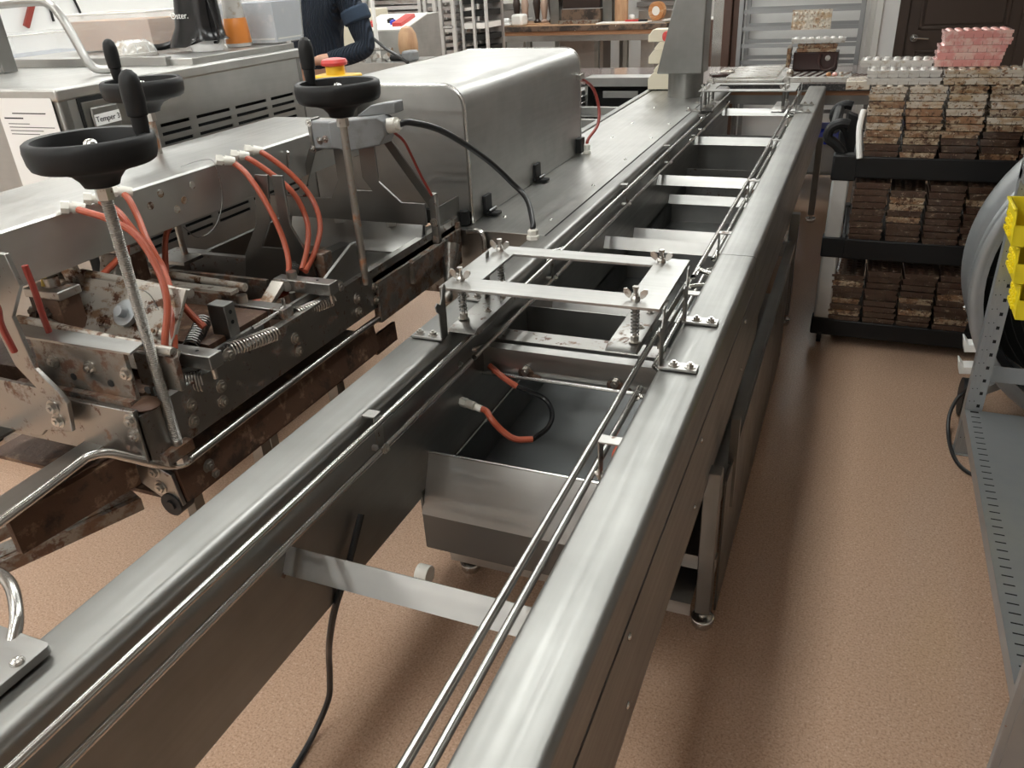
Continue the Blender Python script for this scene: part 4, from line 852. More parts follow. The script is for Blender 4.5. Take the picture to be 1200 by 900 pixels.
MB().cyl((-1.222, 1.995, 1.283), (-1.19, 1.995, 1.287), .021, 16).cyl((-1.19, 1.995, 1.287), (-1.18, 1.995, 1.288), .014, 12).build('cable_gland', 'nylon', sw)
dp(MB().tube([(-1.205, 2.0, 1.265), (-1.19, 2.02, 1.24), (-1.19, 2.05, 1.20), (-1.18, 2.08, 1.13), (-1.165, 2.11, 1.06)], .004, 8, sub=4), 'signal_wire', 'red_tube')
# air hoses with white fittings
HO = [([(-1.56, 1.205, 1.244), (-1.52, 1.203, 1.237), (-1.47, 1.21, 1.223), (-1.42, 1.227, 1.186), (-1.37, 1.216, 1.121), (-1.32, 1.174, 1.057), (-1.3, 1.118, 0.977), (-1.30, 1.10, .88)], 'orange'),
 ([(-1.56, 1.339, 1.246), (-1.53, 1.331, 1.234), (-1.5, 1.318, 1.193), (-1.46, 1.29, 1.154), (-1.42, 1.273, 1.102), (-1.36, 1.228, 1.062), (-1.32, 1.181, 1.025), (-1.3, 1.142, 0.965)], 'orange'),
 ([(-1.56, 1.266, 1.247), (-1.5, 1.263, 1.228), (-1.46, 1.263, 1.178), (-1.42, 1.274, 1.105), (-1.38, 1.245, 1.065), (-1.34, 1.238, 1.016), (-1.3, 1.239, 0.975)], 'orange'),
 ([(-1.58, 1.357, 1.198), (-1.58, 1.342, 1.151), (-1.57, 1.303, 1.105), (-1.58, 1.251, 1.075), (-1.585, 1.222, 1.058), (-1.585, 1.214, 1.044)], 'orange'),
 ([(-1.6, 1.571, 1.18), (-1.61, 1.564, 1.157), (-1.62, 1.531, 1.12), (-1.62, 1.49, 1.082), (-1.62, 1.463, 1.0)], 'orange'),
 ([(-1.6, 1.4, 1.18), (-1.6, 1.379, 1.155), (-1.6, 1.348, 1.105), (-1.6, 1.33, 1.05)], 'orange'),
 ([(-1.56, 1.695, 1.241), (-1.54, 1.704, 1.235), (-1.5, 1.707, 1.202), (-1.45, 1.701, 1.129), (-1.41, 1.69, 1.047), (-1.38, 1.662, 0.986), (-1.36, 1.623, 0.945)], 'orange'),
 ([(-1.56, 1.754, 1.242), (-1.53, 1.761, 1.232), (-1.48, 1.786, 1.184), (-1.43, 1.8, 1.128), (-1.4, 1.796, 1.053), (-1.36, 1.726, 1.003), (-1.34, 1.662, 0.963)], 'orange'),
 ([(-1.56, 1.813, 1.244), (-1.53, 1.821, 1.236), (-1.47, 1.848, 1.175), (-1.42, 1.86, 1.104), (-1.38, 1.827, 1.041), (-1.35, 1.749, 0.992), (-1.33, 1.662, 0.958)], 'orange'),
 ([(-1.36, 1.641, 0.915), (-1.37, 1.594, 0.912), (-1.39, 1.554, 0.91), (-1.41, 1.523, 0.912), (-1.41, 1.48, .92)], 'orange'),
 ([(-1.62, 2.124, 1.193), (-1.62, 2.111, 1.118), (-1.62, 2.085, 1.028)], 'red_tube'),
 ([(-1.5, 1.016, 1.18), (-1.5, 1.018, 1.127), (-1.5, 1.017, 1.061), (-1.5, 1.02, 1.0)], 'red_tube'),
 ([(-1.43, 0.87, 1.20), (-1.43, 0.885, 1.171), (-1.43, 0.89, 1.144), (-1.435, 0.888, 1.111), (-1.445, .90, 1.05)], 'red_tube'),
 ([(-1.6, 1.132, 1.14), (-1.605, 1.123, 1.12), (-1.605, 1.115, 1.09)], 'yellow_tube')]
for i, (p, m) in enumerate(HO):
    h_ = dp(MB().tube(p, .0078 if m == 'orange' else .0065, 10, sub=5), 'air_hose', m)
    if i in (0, 1, 2, 6, 7, 8):
        a = Vector(p[0]); dd = Vector((1, 0, -.1)).normalized(); s0 = Vector((-1.567, a.y - .02, a.z + .006))
        dd = (a + Vector((.012, 0, 0)) - s0).normalized()
        MB().cyl(s0, s0 + dd * .016, .014, 6).cyl(s0 + dd * .016, s0 + dd * .022, .010, 12).cyl(s0 + dd * .022, s0 + dd * .048, .0135, 12, .0105).build('hose_fitting', 'nylon', h_)
dp(MB().sphere((-1.6, 1.132, 1.145), .013, 12, 8), 'hose_fitting', 'nylon')
dp(MB().tube([(-1.62, 1.60, 1.243), (-1.60, 1.66, 1.248), (-1.56, 1.66, 1.24), (-1.555, 1.655, 1.15), (-1.57, 1.62, 1.08), (-1.60, 1.58, 1.06), (-1.60, 1.54, 1.10)], .0012, 5, sub=6), 'loose_wire', 'dark_steel')
dp(MB().tube([(-1.44, 1.17, 1.03), (-1.41, 1.18, 1.075), (-1.38, 1.19, 1.06), (-1.36, 1.18, 1.0), (-1.385, 1.16, .985), (-1.40, 1.17, 1.02), (-1.375, 1.185, 1.045), (-1.35, 1.18, 1.02)], .0011, 5, sub=6), 'loose_wire', 'dark_steel')
# black cable to the deck
tag(MB().tube([(-1.185, 1.997, 1.288), (-1.17, 2.04, 1.286), (-1.14, 2.18, 1.235), (-1.11, 2.40, 1.11), (-1.075, 2.53, 1.0), (-1.02, 2.52, .95), (-.962, 2.42, .90), (-.955, 2.40, .885)], .0095, 12, sub=6).build('power_cable', 'cable'), 'black cable arching from the grey switch box down to the deck', 'cable')

# ================================================================== PERSON
def skinned(name, m, pts, edges, parent, root=0, sub=2):
    me = bpy.data.meshes.new(name); o3 = ORG[parent]
    me.from_pydata([(p[0] - o3.x, p[1] - o3.y, p[2] - o3.z) for p in pts], edges, []); me.update()
    o = bpy.data.objects.new(name, me); COL.objects.link(o); o.parent = parent; ORG[o] = o3
    me.materials.append(M[m])
    sk = o.modifiers.new('skin', 'SKIN'); sk.use_smooth_shade = True
    for i, p in enumerate(pts):
        v = me.skin_vertices[0].data[i]; v.radius = (p[3], p[4] if len(p) > 4 else p[3]); v.use_root = (i == root)
    ss = o.modifiers.new('sub', 'SUBSURF'); ss.levels = sub; ss.render_levels = sub
    return o
px, py = -3.13, 4.42
PR = thing('person', 'person in a navy ribbed sweater working behind the hood, one forearm bent forward', 'person', (px, py, 0))
def chain(lists):
    pts = []; edges = []
    def go(seq, start=None):
        prev = start
        for p in seq:
            pts.append(p); i = len(pts) - 1
            if prev is not None: edges.append((prev, i))
            prev = i
        return prev
    return pts, edges, go
pts, edges, go = chain(None)
go([(px, py, .95, .13, .11)])                        # pelvis 0
go([(px, py, 1.10, .12, .10), (px, py, 1.25, .13, .11), (px, py, 1.38, .14, .105), (px, py, 1.45, .07, .07)], 0)   # 1-4
go([(px, py - .005, 1.52, .05, .05), (px, py - .015, 1.60, .075, .085), (px, py - .015, 1.69, .078, .09), (px, py - .005, 1.74, .05, .06)], 4)  # 5-8
go([(px + .20, py, 1.40, .055), (px + .26, py + .01, 1.27, .048), (px + .30, py + .0, 1.13, .042), (px + .22, py - .12, 1.10, .036), (px + .15, py - .20, 1.09, .027)], 3)  # 9-13
go([(px - .20, py, 1.40, .055), (px - .26, py + .01, 1.26, .048), (px - .28, py, 1.12, .042), (px - .20, py - .13, 1.08, .036), (px - .12, py - .21, 1.07, .027)], 3)  # 14-18
go([(px + .09, py, .86, .085), (px + .10, py, .50, .058), (px + .10, py + .02, .28, .05), (px + .10, py + .02, .08, .038), (px + .10, py - .10, .04, .035)], 0)
go([(px - .09, py, .86, .085), (px - .10, py, .50, .058), (px - .10, py + .02, .28, .05), (px - .10, py + .02, .08, .038), (px - .10, py - .10, .04, .035)], 0)
for wi, sx in ((13, -1), (18, 1)):
    w = pts[wi]
    pts.append((w[0] + sx * .05, w[1] - .045, w[2] - .005, .030, .016)); edges.append((wi, len(pts) - 1)); pm = len(pts) - 1
    for k, (oy, l) in enumerate(((-.03, .85), (-.01, 1.0), (.01, .95), (.03, .75))):
        a = len(pts); pts.append((w[0] + sx * .075, w[1] - .06 + oy * .9, w[2] - .008, .0095)); edges.append((pm, a))
        pts.append((w[0] + sx * (.075 + .032 * l), w[1] - .07 + oy, w[2] - .018, .0085)); edges.append((a, a + 1))
        pts.append((w[0] + sx * (.075 + .050 * l), w[1] - .075 + oy, w[2] - .042, .007)); edges.append((a + 1, a + 2))
    a = len(pts); pts.append((w[0] + sx * .03, w[1] - .075, w[2] + .012, .011)); edges.append((wi, a))
    pts.append((w[0] + sx * .055, w[1] - .105, w[2] + .006, .009)); edges.append((a, a + 1))
body = skinned('body', 'skin', pts, edges, PR)
hp_ = 'skin'
fc = MB().sphere((px - .03, py - .098, 1.655), .011, 10, 6).sphere((px + .03, py - .098, 1.655), .011, 10, 6)
fc.build('eyes', 'ink', PR)
MB().sphere((px, py - .108, 1.625), .016, 10, 8, (.8, 1, 1.5)).build('nose', 'skin', PR)
MB().obox((px, py - .098, 1.585), (.045, .012, .01)).build('mouth', 'red_tube', PR, bev=.003)
MB().sphere((px - .082, py, 1.64), .022, 10, 6, (.4, .7, 1.3)).sphere((px + .082, py, 1.64), .022, 10, 6, (.4, .7, 1.3)).build('ears', 'skin', PR)
MB().sphere((px, py + .012, 1.685), .10, 18, 10, (.95, 1.08, .9)).build('hair', 'hair', PR)
sp_, se_, sg = chain(None)
sg([(px, py, 1.00, .165, .13), (px, py, 1.12, .155, .122), (px, py, 1.25, .165, .128), (px, py, 1.37, .16, .12), (px, py, 1.455, .085, .085)])
sg([(px + .20, py, 1.405, .075), (px + .262, py + .01, 1.27, .066), (px + .305, py, 1.13, .06), (px + .235, py - .11, 1.10, .05), (px + .165, py - .185, 1.092, .042)], 3)
sg([(px - .20, py, 1.405, .075), (px - .262, py + .01, 1.27, .066), (px - .29, py, 1.12, .06), (px - .215, py - .12, 1.085, .05), (px - .135, py - .195, 1.072, .042)], 3)
skinned('sweater', 'sweater', sp_, se_, PR)
MB().tube([(px + .245, py + .006, 1.325), (px + .268, py + .01, 1.255)], .076, 18).build('sleeve_fold', 'cuff', PR, bev=.012)
tp_, te_, tg = chain(None)
tg([(px, py, 1.0, .15, .122), (px, py, .93, .15, .122)])
tg([(px + .09, py, .82, .10), (px + .105, py, .5, .075), (px + .10, py + .02, .12, .065)], 1)
tg([(px - .09, py, .82, .10), (px - .105, py, .5, .075), (px - .10, py + .02, .12, .065)], 1)
skinned('trousers', 'trousers', tp_, te_, PR)
PR.scale = (1.14, 1.14, 1.14)
for sx in (-1, 1): MB().obox((px + sx * .10, py - .05, .04), (.095, .27, .08)).build('shoe', 'black', PR, bev=.025, seg=3)

# ================================================================== MOULDS
def mould_mesh(name, m, w=.135, l=.275, h=.0255, nx=3, ny=7, dome=True):
    b = MB(); b.box(-w / 2, w / 2, -l / 2, l / 2, h * .55, h); q = .003
    for i in range(nx):
        for j in range(ny):
            cx_, cy_ = -(w - .006) / 2 + (i + .5) * (w - .006) / nx, -(l - .006) / 2 + (j + .5) * (l - .006) / ny; a, d = (w - .006) / nx / 2 - .0004, (l - .006) / ny / 2 - .0004
            b.add([(cx_ - a * .98, cy_ - d * .97, 0), (cx_ + a * .98, cy_ - d * .97, 0), (cx_ + a * .98, cy_ + d * .97, 0), (cx_ - a * .98, cy_ + d * .97, 0), (cx_ - a, cy_ - d, h * .55), (cx_ + a, cy_ - d, h * .55), (cx_ + a, cy_ + d, h * .55), (cx_ - a, cy_ + d, h * .55)], [(0, 3, 2, 1), (0, 1, 5, 4), (1, 2, 6, 5), (2, 3, 7, 6), (3, 0, 4, 7)])
    if dome:
        rx = .40 * (w - .02) / nx; ry = .40 * (l - .02) / ny; r = min(rx, ry)
        for i in range(nx):
            for j in range(ny):
                b.sphere((-(w - .014) / 2 + (i + .5) * (w - .014) / nx, -(l - .014) / 2 + (j + .5) * (l - .014) / ny, h), r, 8, 3, (1, 1, .38), True)
        for i in range(1, nx): x = -(w - .014) / 2 + i * (w - .014) / nx
    me = bpy.data.meshes.new(name); me.from_pydata(b.v, [], b.f); me.update(); fixn(me); me.materials.append(M[m])
    me.polygons.foreach_set('use_smooth', [True] * len(me.polygons)); me.set_sharp_from_angle(angle=math.radians(40))
    return me
MM = {k: mould_mesh('chocolate_mould', k) for k in ('mould_clear', 'mould_stained', 'mould_dark', 'mould_rust', 'mould_pink', 'mould_white')}
def mould(m, x, y, z, rz=0.0, label='', group=None, rx=0.0, ry=0.0):
    o = bpy.data.objects.new('chocolate_mould', MM[m]); COL.objects.link(o); o.location = (x, y, z); o.rotation_euler = (rx, ry, rz)
    return tag(o, label, 'mould', group)

# ------------------------------------------------------------------ trolley
TR = thing('utility_cart', 'black three-shelf utility cart on casters loaded with dirty chocolate moulds', 'cart', (.35, 4.05, 0))
CX0, CX1, CY0, CY1 = -.045, .80, 3.70, 4.32
for zt, hh in ((.875, .085), (.515, .085), (.125, .075)):
    b = MB().frame(CX0 + .05, CX1, CY0, CY1, zt - hh, zt + .006, CX0 + .065, CX1 - .015, CY0 + .015, CY1 - .015)
    b.box(CX0 + .055, CX1 - .005, CY0 + .005, CY1 - .005, zt - .03, zt)
    b.build('shelf', 'black', TR, bev=.006)
for x in (CX0 + .012, CX1 - .03):
    for y in (CY0 + .035, CY1 - .035):
        MB().prism([(x - .034, y - .030), (x + .034, y - .030), (x + .036, y + .025), (x - .036, y + .025)], 'z', .13, .80).build('post', 'alu', TR, bev=.008)
        for z0, z1 in ((.775, .885), (.43, .525), (.05, .135)): MB().box(x - .042, x + .06, y - .036, y + .036, z0, z1).build('collar', 'black', TR, bev=.008)
        c = MB().cyl((x - .010, y, .042), (x + .010, y, .042), .042, 20).build('caster_wheel', 'rubber', TR)
        MB().prism([(y - .012, .06), (y + .02, .06), (y + .008, .02), (y - .008, .02)], 'x', x - .014, x + .014).build('caster_fork', 'polished', c)
# moulded handle at the left end
hb = MB()
for y in (CY0 + .06, CY1 - .06):
    hb.tube([(.0, y, .83), (-.02, y, .875), (-.04, y, .925), (-.075, y, .965), (-.105, y, .985), (-.108, y, 1.01), (-.095, y, 1.035), (-.06, y, 1.05), (-.03, y, 1.045)], .021, 10, sub=3)
hb.tube([(-.085, CY0 + .05, 1.03), (-.085, CY1 - .05, 1.03)], .022, 10)
hb.prism([(-.04, 1.055), (.0, 1.04), (.01, .96), (.01, .84), (-.03, .84), (-.03, .93)], 'y', CY0 + .28, CY0 + .36)
hb.v = [(v[0], v[1], v[2] - .045) for v in hb.v]
hb.build('handle', 'black', TR, bev=.004)
# stacks on the three shelves
LAY = ['first', 'second', 'third', 'fourth', 'fifth', 'sixth', 'seventh', 'eighth', 'ninth', 'tenth']
ordn = ['first', 'second', 'third', 'fourth', 'fifth']
def stack(shelf, col, x, z0, n, pal, y=3.845, tilt=.012):
    for k in range(n):
        pick = pal(k)
        big = 'mould, %s layer up in the %s stack on the %s cart shelf' % (LAY[k], ordn[col], shelf)
        adj = {'mould_clear': 'stained clear', 'mould_stained': 'brown-stained', 'mould_dark': 'chocolate-coated', 'mould_rust': 'orange-stained', 'mould_white': 'frosted clear'}[pick]
        mould(pick, x + random.uniform(-.004, .004) - k * .0006, y + random.uniform(-.010, .006), z0 + k * .0285, random.uniform(-.035, .035), adj + ' ' + big, 'moulds in the %s stack, %s shelf' % (ordn[col], shelf))
def pal_top(k): return random.choice(['mould_clear', 'mould_clear', 'mould_stained', 'mould_clear'] if k > 6 else ['mould_stained', 'mould_clear', 'mould_stained', 'mould_rust'] if k > 3 else ['mould_stained', 'mould_dark', 'mould_dark'])
def pal_mid(k): return random.choice(['mould_dark', 'mould_dark', 'mould_dark', 'mould_dark', 'mould_stained' if k == 4 else 'mould_dark', 'mould_stained'])  # mostly the dark material: real chocolate plus shelf shade put into the colour
def pal_bot(k): return random.choice(['mould_dark', 'mould_dark', 'mould_dark', 'mould_stained'])
for c in range(5):
    stack('top', c, .108 + c * .144, .877, 10, pal_top)
    if c == 4: continue
    stack('middle', c, .098 + c * .146, .517, 9 if c != 1 else 8, pal_mid)
    stack('bottom', c, .060 + c * .146, .127, 9 if c else 8, pal_bot)
# crosswise moulds on the stack
zt = .877 + 10 * .0285 + .002
for i, (m, x, y, k, rz) in enumerate((('mould_white', .150, 3.79, 0, 1.57), ('mould_white', .148, 3.80, 1, 1.56), ('mould_white', .12, 3.90, 2, 1.5), ('mould_clear', .430, 3.79, 0, 1.575), ('mould_clear', .432, 3.792, 1, 1.57), ('mould_stained', .715, 3.83, 0, 1.5))):
    lab = ['lower frosted mould lying crosswise at the left on top of the cart stacks', 'upper frosted mould lying crosswise at the left on top of the cart stacks', 'frosted mould lying set back on the left pair of crosswise moulds', 'lower stained clear mould lying crosswise under the pink moulds', 'upper stained clear mould lying crosswise under the pink moulds', 'brown-stained mould lying crosswise at the right end of the cart stacks'][i]
    mould(m, x, y, zt + k * .0275, rz, lab)
tag(MB().box(-.065, .03, 3.83, 3.99, 1.13, 1.165).build('pale_block', 'mould_clear', bev=.003), 'small pale yellow block mould beside the top left of the cart stack', 'mould')
zp = zt + 2 * .0275 + .004
for k in range(5):
    o = mould('mould_pink', .372 + k * .0045 + (.008 if k == 3 else 0), 3.86, zp + k * .0262, 1.5708 + .01 * k, ['lowest', 'second lowest', 'middle', 'second highest', 'topmost'][k] + ' pink translucent mould of the staggered pink pile on the cart', 'pink moulds'); o.scale = (1, .86, 1)
tag(MB().tube([(.03, 3.68, .877), (.02, 3.70, .93), (.012, 3.73, 1.0), (.02, 3.76, 1.06)], .012, 8, sub=4).build('crumpled_film', 'white'), 'crumpled white film hanging at the left corner of the mould stacks', 'film')

# ================================================================== FAN
FX, FY0, FY1, FZ, FR = 1.03, 3.05, 3.40, .605, .58
t = thing('drum_fan', 'big grey drum fan with a black wire grille standing behind the slotted shelf', 'fan', (FX, 3.2, 0))
MB().lathe([(FR - .03, 0), (FR - .006, -.004), (FR + .004, .004), (FR + .004, .03), (FR - .012, .045), (FR - .012, .10), (FR - .006, .11), (FR - .012, .12), (FR - .012, .27), (FR + .002, .29), (FR + .002, .325), (FR - .006, .33), (FR - .03, .325), (FR - .022, .30), (FR - .022, .04), (FR - .045, .02), (FR - .045, 0), (FR - .03, 0)], (FX, FY0, FZ), (0, 1, 0), 72, cap=False).build('drum', 'galv', t, ang=50)
gr = MB()
for k in range(18): gr.torus((FX, FY0 + .02, FZ), (0, 1, 0), .06 + k * .028, .002, 48, 5)
gr.build('wire_grille', 'black', t)
for k in range(8):
    a = 2 * PI * k / 8; MB().cyl((FX + .05 * math.cos(a), FY0 + .024, FZ + .05 * math.sin(a)), (FX + (FR - .02) * math.cos(a), FY0 + .024, FZ + (FR - .02) * math.sin(a)), .0035, 6).build('spoke', 'black', t)
MB().cyl((FX, FY0 + .06, FZ), (FX, FY0 + .2, FZ), .07, 24).build('hub', 'black', t)
for k in range(3):
    a = 2 * PI * k / 3; b = MB(); vs = []
    for r_, w_, dz in ((.07, .10, .04), (.28, .22, .03), (.53, .26, .015)):
        for s_, q in ((-1, -1), (1, 1)):
            aa = a + s_ * w_ / (2 * r_) * .7; vs.append((FX + r_ * math.cos(aa), FY0 + .13 + q * dz, FZ + r_ * math.sin(aa)))
    vs2 = [(v[0], v[1] + .004, v[2]) for v in vs]
    MB().add(vs + vs2, [(0, 1, 3, 2), (2, 3, 5, 4), (6, 8, 9, 7), (8, 10, 11, 9), (0, 2, 8, 6), (2, 4, 10, 8), (1, 7, 9, 3), (3, 9, 11, 5), (4, 5, 11, 10), (0, 6, 7, 1)]).build('blade', 'slot', t)
MB().lathe([(FR - .03, 0), (0, .002)], (FX, FY1 - .02, FZ), (0, 1, 0), 48).build('rear_shade', 'slot', t)
for z0 in (.225, .315): MB().prism([(FX - .555, z0 + .05), (FX - .56, z0 + .05), (FX - .55, z0), (FX - .46, z0 + .01), (FX - .46, z0 + .04), (FX - .54, z0 + .03)], 'y', 3.06, 3.12).build('clip', 'white', t, bev=.002)
for x in (FX - .49, FX + .45):
    MB().cyl((x - .02, 3.18, .075), (x + .02, 3.18, .075), .075, 24).build('wheel', 'rubber', t)
    MB().bar((x, 3.18, .075), (x + (.12 if x < FX else -.12), 3.18, .16), .03, .03).build('foot_bracket', 'galv', t)
for x in (FX - .2, FX + .2): MB().box(x - .02, x + .02, 3.05, 3.33, 0, .10).build('foot', 'galv', t)
MB().sphere((FX - FR + .0, FY0 + .02, FZ - .12), .008, 10, 6).build('rivet', 'polished', t)
tag(MB().tube([(.55, 3.1, .20), (.52, 3.11, .13), (.497, 3.094, .10), (.478, 3.046, .05), (.477, 2.95, .012), (.487, 2.815, .009), (.514, 2.736, .009), (.564, 2.697, .009), (.7, 2.65, .009)], .007, 10, sub=5).build('fan_cord', 'cable'), 'black cord looping down from the fan to the floor beside the shelf post', 'cord')

# ================================================================== SLOTTED SHELF
t = thing('slotted_shelf', 'galvanised slotted-angle shelf unit at the right edge of the picture', 'shelf', (.8, 2.2, 0))
def post(x, y, z1, sx=1, sy=-1):
    """slotted angle with holes: two flanges"""
    p = MB().box(x, x + .003, y - .045, y, 0, z1).build('post', 'galv', t)
    MB().box(x, x + .055, y - .046, y - .043, 0, z1).build('post_flange', 'galv', p)
    hs = MB()
    z = .05
    while z < min(z1, 1.35) - .03:
        hs.box(x + .034, x + .044, y - .0464, y - .0455, z, z + .012); hs.box(x + .008, x + .011, y - .0464, y - .0455, z + .02, z + .023); hs.box(x + .022, x + .025, y - .0464, y - .0455, z + .022, z + .025); z += .05
    stuff(hs.build('bolt_holes', 'slot', p))
    MB().box(x + .028, x + .0285, y - .0475, y - .046, 0, z1).build('rib', 'galv', p); MB().box(x + .014, x + .0155, y - .0475, y - .046, 0, z1).build('rib', 'galv', p)
    MB().box(x - .012, x + .05, y - .055, y + .01, 0, .004).build('base_plate', 'galv', p)
post(.490, 2.90, 1.9); post(1.15, 2.90, 1.9)
sh = MB().box(.492, 1.20, 1.50, 2.855, .183, .187).box(.490, .4925, 1.50, 2.855, .145, .189).box(.492, 1.20, 2.852, 2.855, .145, .187).build('shelf_board', 'galv', t)
sl = MB()
for k in range(34): sl.box(.507, .534, 2.80 - k * .036, 2.8045 - k * .036, .1869, .1874)
stuff(sl.build('slots', 'slot', sh))
MB().box(.507, .533, 2.835, 2.845, .1869, .1876).build('slot_mark', 'slot', sh)
MB().box(.545, 1.15, 2.90, 2.904, .285, .345).build('brace', 'galv', t)
MB().box(.49, 1.2, 1.45, 2.9, 1.0, 1.03).build('upper_board', 'galv', t)
q = MB().box(.457, .80, 1.425, 1.445, 0, 1.3).build('near_panel', 'galv', t, bev=.002)
MB().box(.472, .475, 1.4225, 1.4255, 0, 1.3).build('rib', 'galv', q)
# yellow bins nested below the upper board
def bin_(x, y, z, label):
    t = thing('stacking_bin', label, 'bin', (x, y, z), 'yellow stacking bins')
    w, d, h = .20, .15, .113
    MB().prism([(x, z + h), (x + .010, z), (x + w - .01, z), (x + w, z + h), (x + w - .006, z + h), (x + w - .014, z + .005), (x + .014, z + .005), (x + .006, z + h)], 'y', y - d, y).build('tray', 'bin_yellow', t, bev=.002)
    MB().prism([(x + .006, z + h), (x + .013, z + .004), (x + w - .013, z + .004), (x + w - .006, z + h)], 'y', y - .005, y).build('back', 'bin_yellow', t)
    MB().prism([(x + .004, z + h * .55), (x + .012, z + .004), (x + w - .012, z + .004), (x + w - .004, z + h * .55)], 'y', y - d, y - d + .005).build('lip', 'bin_yellow', t)
    MB().box(x - .006, x + .006, y - d, y, z + h - .008, z + h).build('rim', 'bin_yellow', t, bev=.002)
    b = MB()
    for i in range(4):
        for j in range(3): b.box(x - .001, x + .012, y - .035 - i * .026, y - .022 - i * .026, z + .02 + j * .022, z + .032 + j * .022)
    stuff(b.build('grip_studs', 'bin_yellow', t))
bin_(.462, 2.80, .850, 'topmost yellow stacking bin at the right edge of the picture')
bin_(.492, 2.80, .735, 'middle yellow stacking bin of the yellow column at the right edge')
bin_(.520, 2.80, .620, 'lowest yellow stacking bin of the yellow column at the right edge')

# ================================================================== GRANITE TABLE AND RIGHT REAR
t = thing('granite_table', 'granite topped work table standing across the far end of the conveyor', 'table', (-1.2, 6.8, 0))
MB().box(-2.7, .14, 6.22, 7.25, .80, .852).build('granite_top', 'granite', t, bev=.003)
MB().box(-2.7, .14, 6.214, 6.221, .80, .846).build('front_edge', 'granite_edge', t)
MB().box(-2.66, .10, 6.26, 7.20, .765, .80).build('wood_board', 'wood', t)
MB().box(-2.64, .09, 6.28, 7.18, .70, .765).build('frame', 'steel_x', t, bev=.002)
for x in (-2.6, -1.2, .05):
    for y in (6.32, 7.14): MB().box(x - .02, x + .02, y - .02, y + .02, 0, .70).build('leg', 'steel_z', t)
MB().box(-2.6, .06, 6.3, 7.15, .20, .215).build('under_shelf', 'steel_x', t)
for lab, x, y, w in (('blue-rimmed steel bin under the granite table behind the cart handle', -.16, 6.42, .26), ('second blue-rimmed bin set back under the granite table', -.22, 6.85, .24)):
    b = thing('storage_bin', lab, 'bin', (x, y, .215))
    MB().box(x - w / 2, x + w / 2, y - .12, y + .14, .216, .42).build('body', 'galv', b, bev=.004)
    MB().box(x - w / 2 - .008, x + w / 2 + .008, y - .128, y + .148, .42, .455).build('lid', 'blue', b, bev=.004)
# clear moulds lying on granite
t = thing('mould_tray', 'clear plastic mould tray with pale rows lying flat on the granite table', 'mould', (-.8, 6.6, .853))
MB().box(-1.06, -.53, 6.24, 7.02, .853, .872).build('tray', 'mould_white', t, bev=.003)
for i in range(8):
    MB().bar((-.93 + .0 * i, 6.30 + i * .085, .880), (-.58, 6.36 + i * .085, .880), .035, .018).build('cavity_row', 'mould_white', t, bev=.005)
tag(MB().obox((-1.0, 6.42, .885), (.13, .10, .02), (0, 0, .4)).build('chocolate_bar', 'brown_gloss', bev=.004), 'dark chocolate bar at the left corner of the clear mould tray', 'chocolate')
tag(MB().sphere((-.95, 6.48, .90), .035, 12, 6, (1.6, .8, .4)).build('nougat_piece', 'cream_dirty'), 'pale nougat piece on the dark chocolate bar', 'chocolate')
t = thing('striped_mould', 'long clear mould with dark slanted stripes in front of the brown box', 'mould', (-.3, 6.35, .853))
MB().box(-.52, -.08, 6.24, 6.56, .853, .888).build('tray', 'mould_white', t, bev=.003)
for i in range(7): MB().bar((-.47 + i * .055, 6.27, .889), (-.42 + i * .055, 6.52, .889), .020, .006).build('cavity', 'brown_gloss' if i < 5 else 'mould_rust', t)
for i, x in enumerate((-.23, -.19, -.15)): tag(MB().sphere((x, 6.30, .896), .018, 10, 6).build('praline', ['caramel', 'mould_pink', 'cream_dirty'][i]), ['caramel', 'pink', 'cream'][i] + '-coloured round praline on the striped mould', 'praline')
tag(MB().sphere((-.49, 6.34, .905), .026, 10, 6).build('cream_ball', 'cream_dirty'), 'cream-coloured ball at the left end of the striped mould', 'praline')
t = thing('brown_box', 'dark brown plastic box with a loop handle standing on the granite table', 'box', (-.34, 6.68, .853))
MB().box(-.50, -.19, 6.60, 6.78, .890, 1.015).build('box', 'brown_gloss', t, bev=.006)
MB().prism([(6.62, .853), (6.76, .853), (6.76, .89), (6.62, .89)], 'x', -.49, -.2).build('base', 'brown_gloss', t)
MB().tube([(-.31, 6.595, 1.0), (-.315, 6.57, .95), (-.29, 6.56, .905), (-.24, 6.56, .90), (-.205, 6.57, .93), (-.20, 6.595, 1.0)], .010, 8, sub=4).build('handle', 'brown_gloss', t)
MB().cyl((-.26, 6.60, .975), (-.26, 6.59, .975), .018, 14).build('round_latch', 'bolt', t)
for k, (m, z, x) in enumerate((('mould_rust', 1.017, -.345), ('mould_rust', 1.045, -.34))): mould(m, x, 6.66, z, 1.57, ['lower', 'upper'][k] + ' orange-stained mould lying on the dark brown box')
o = mould('mould_white', -.34, 6.64, 1.078, 1.6, 'frosted mould lying on the orange-stained moulds of the brown box'); o.scale = (1.1, 1.35, 1.2)
o = mould('mould_stained', -.545, 6.62, .99, 0, 'brown-stained mould standing on edge at the left of the brown box', None, PI / 2, 0); o.rotation_euler = (0, PI / 2, .05)
o = mould('mould_clear', -.41, 6.76, 1.225, 0, 'stained clear mould standing upright at the back of the brown box', None); o.rotation_euler = (PI / 2, PI / 2, 0)
o = mould('mould_dark', -.03, 6.42, .853, 1.2, 'dark mould lying flat at the right end of the granite table')
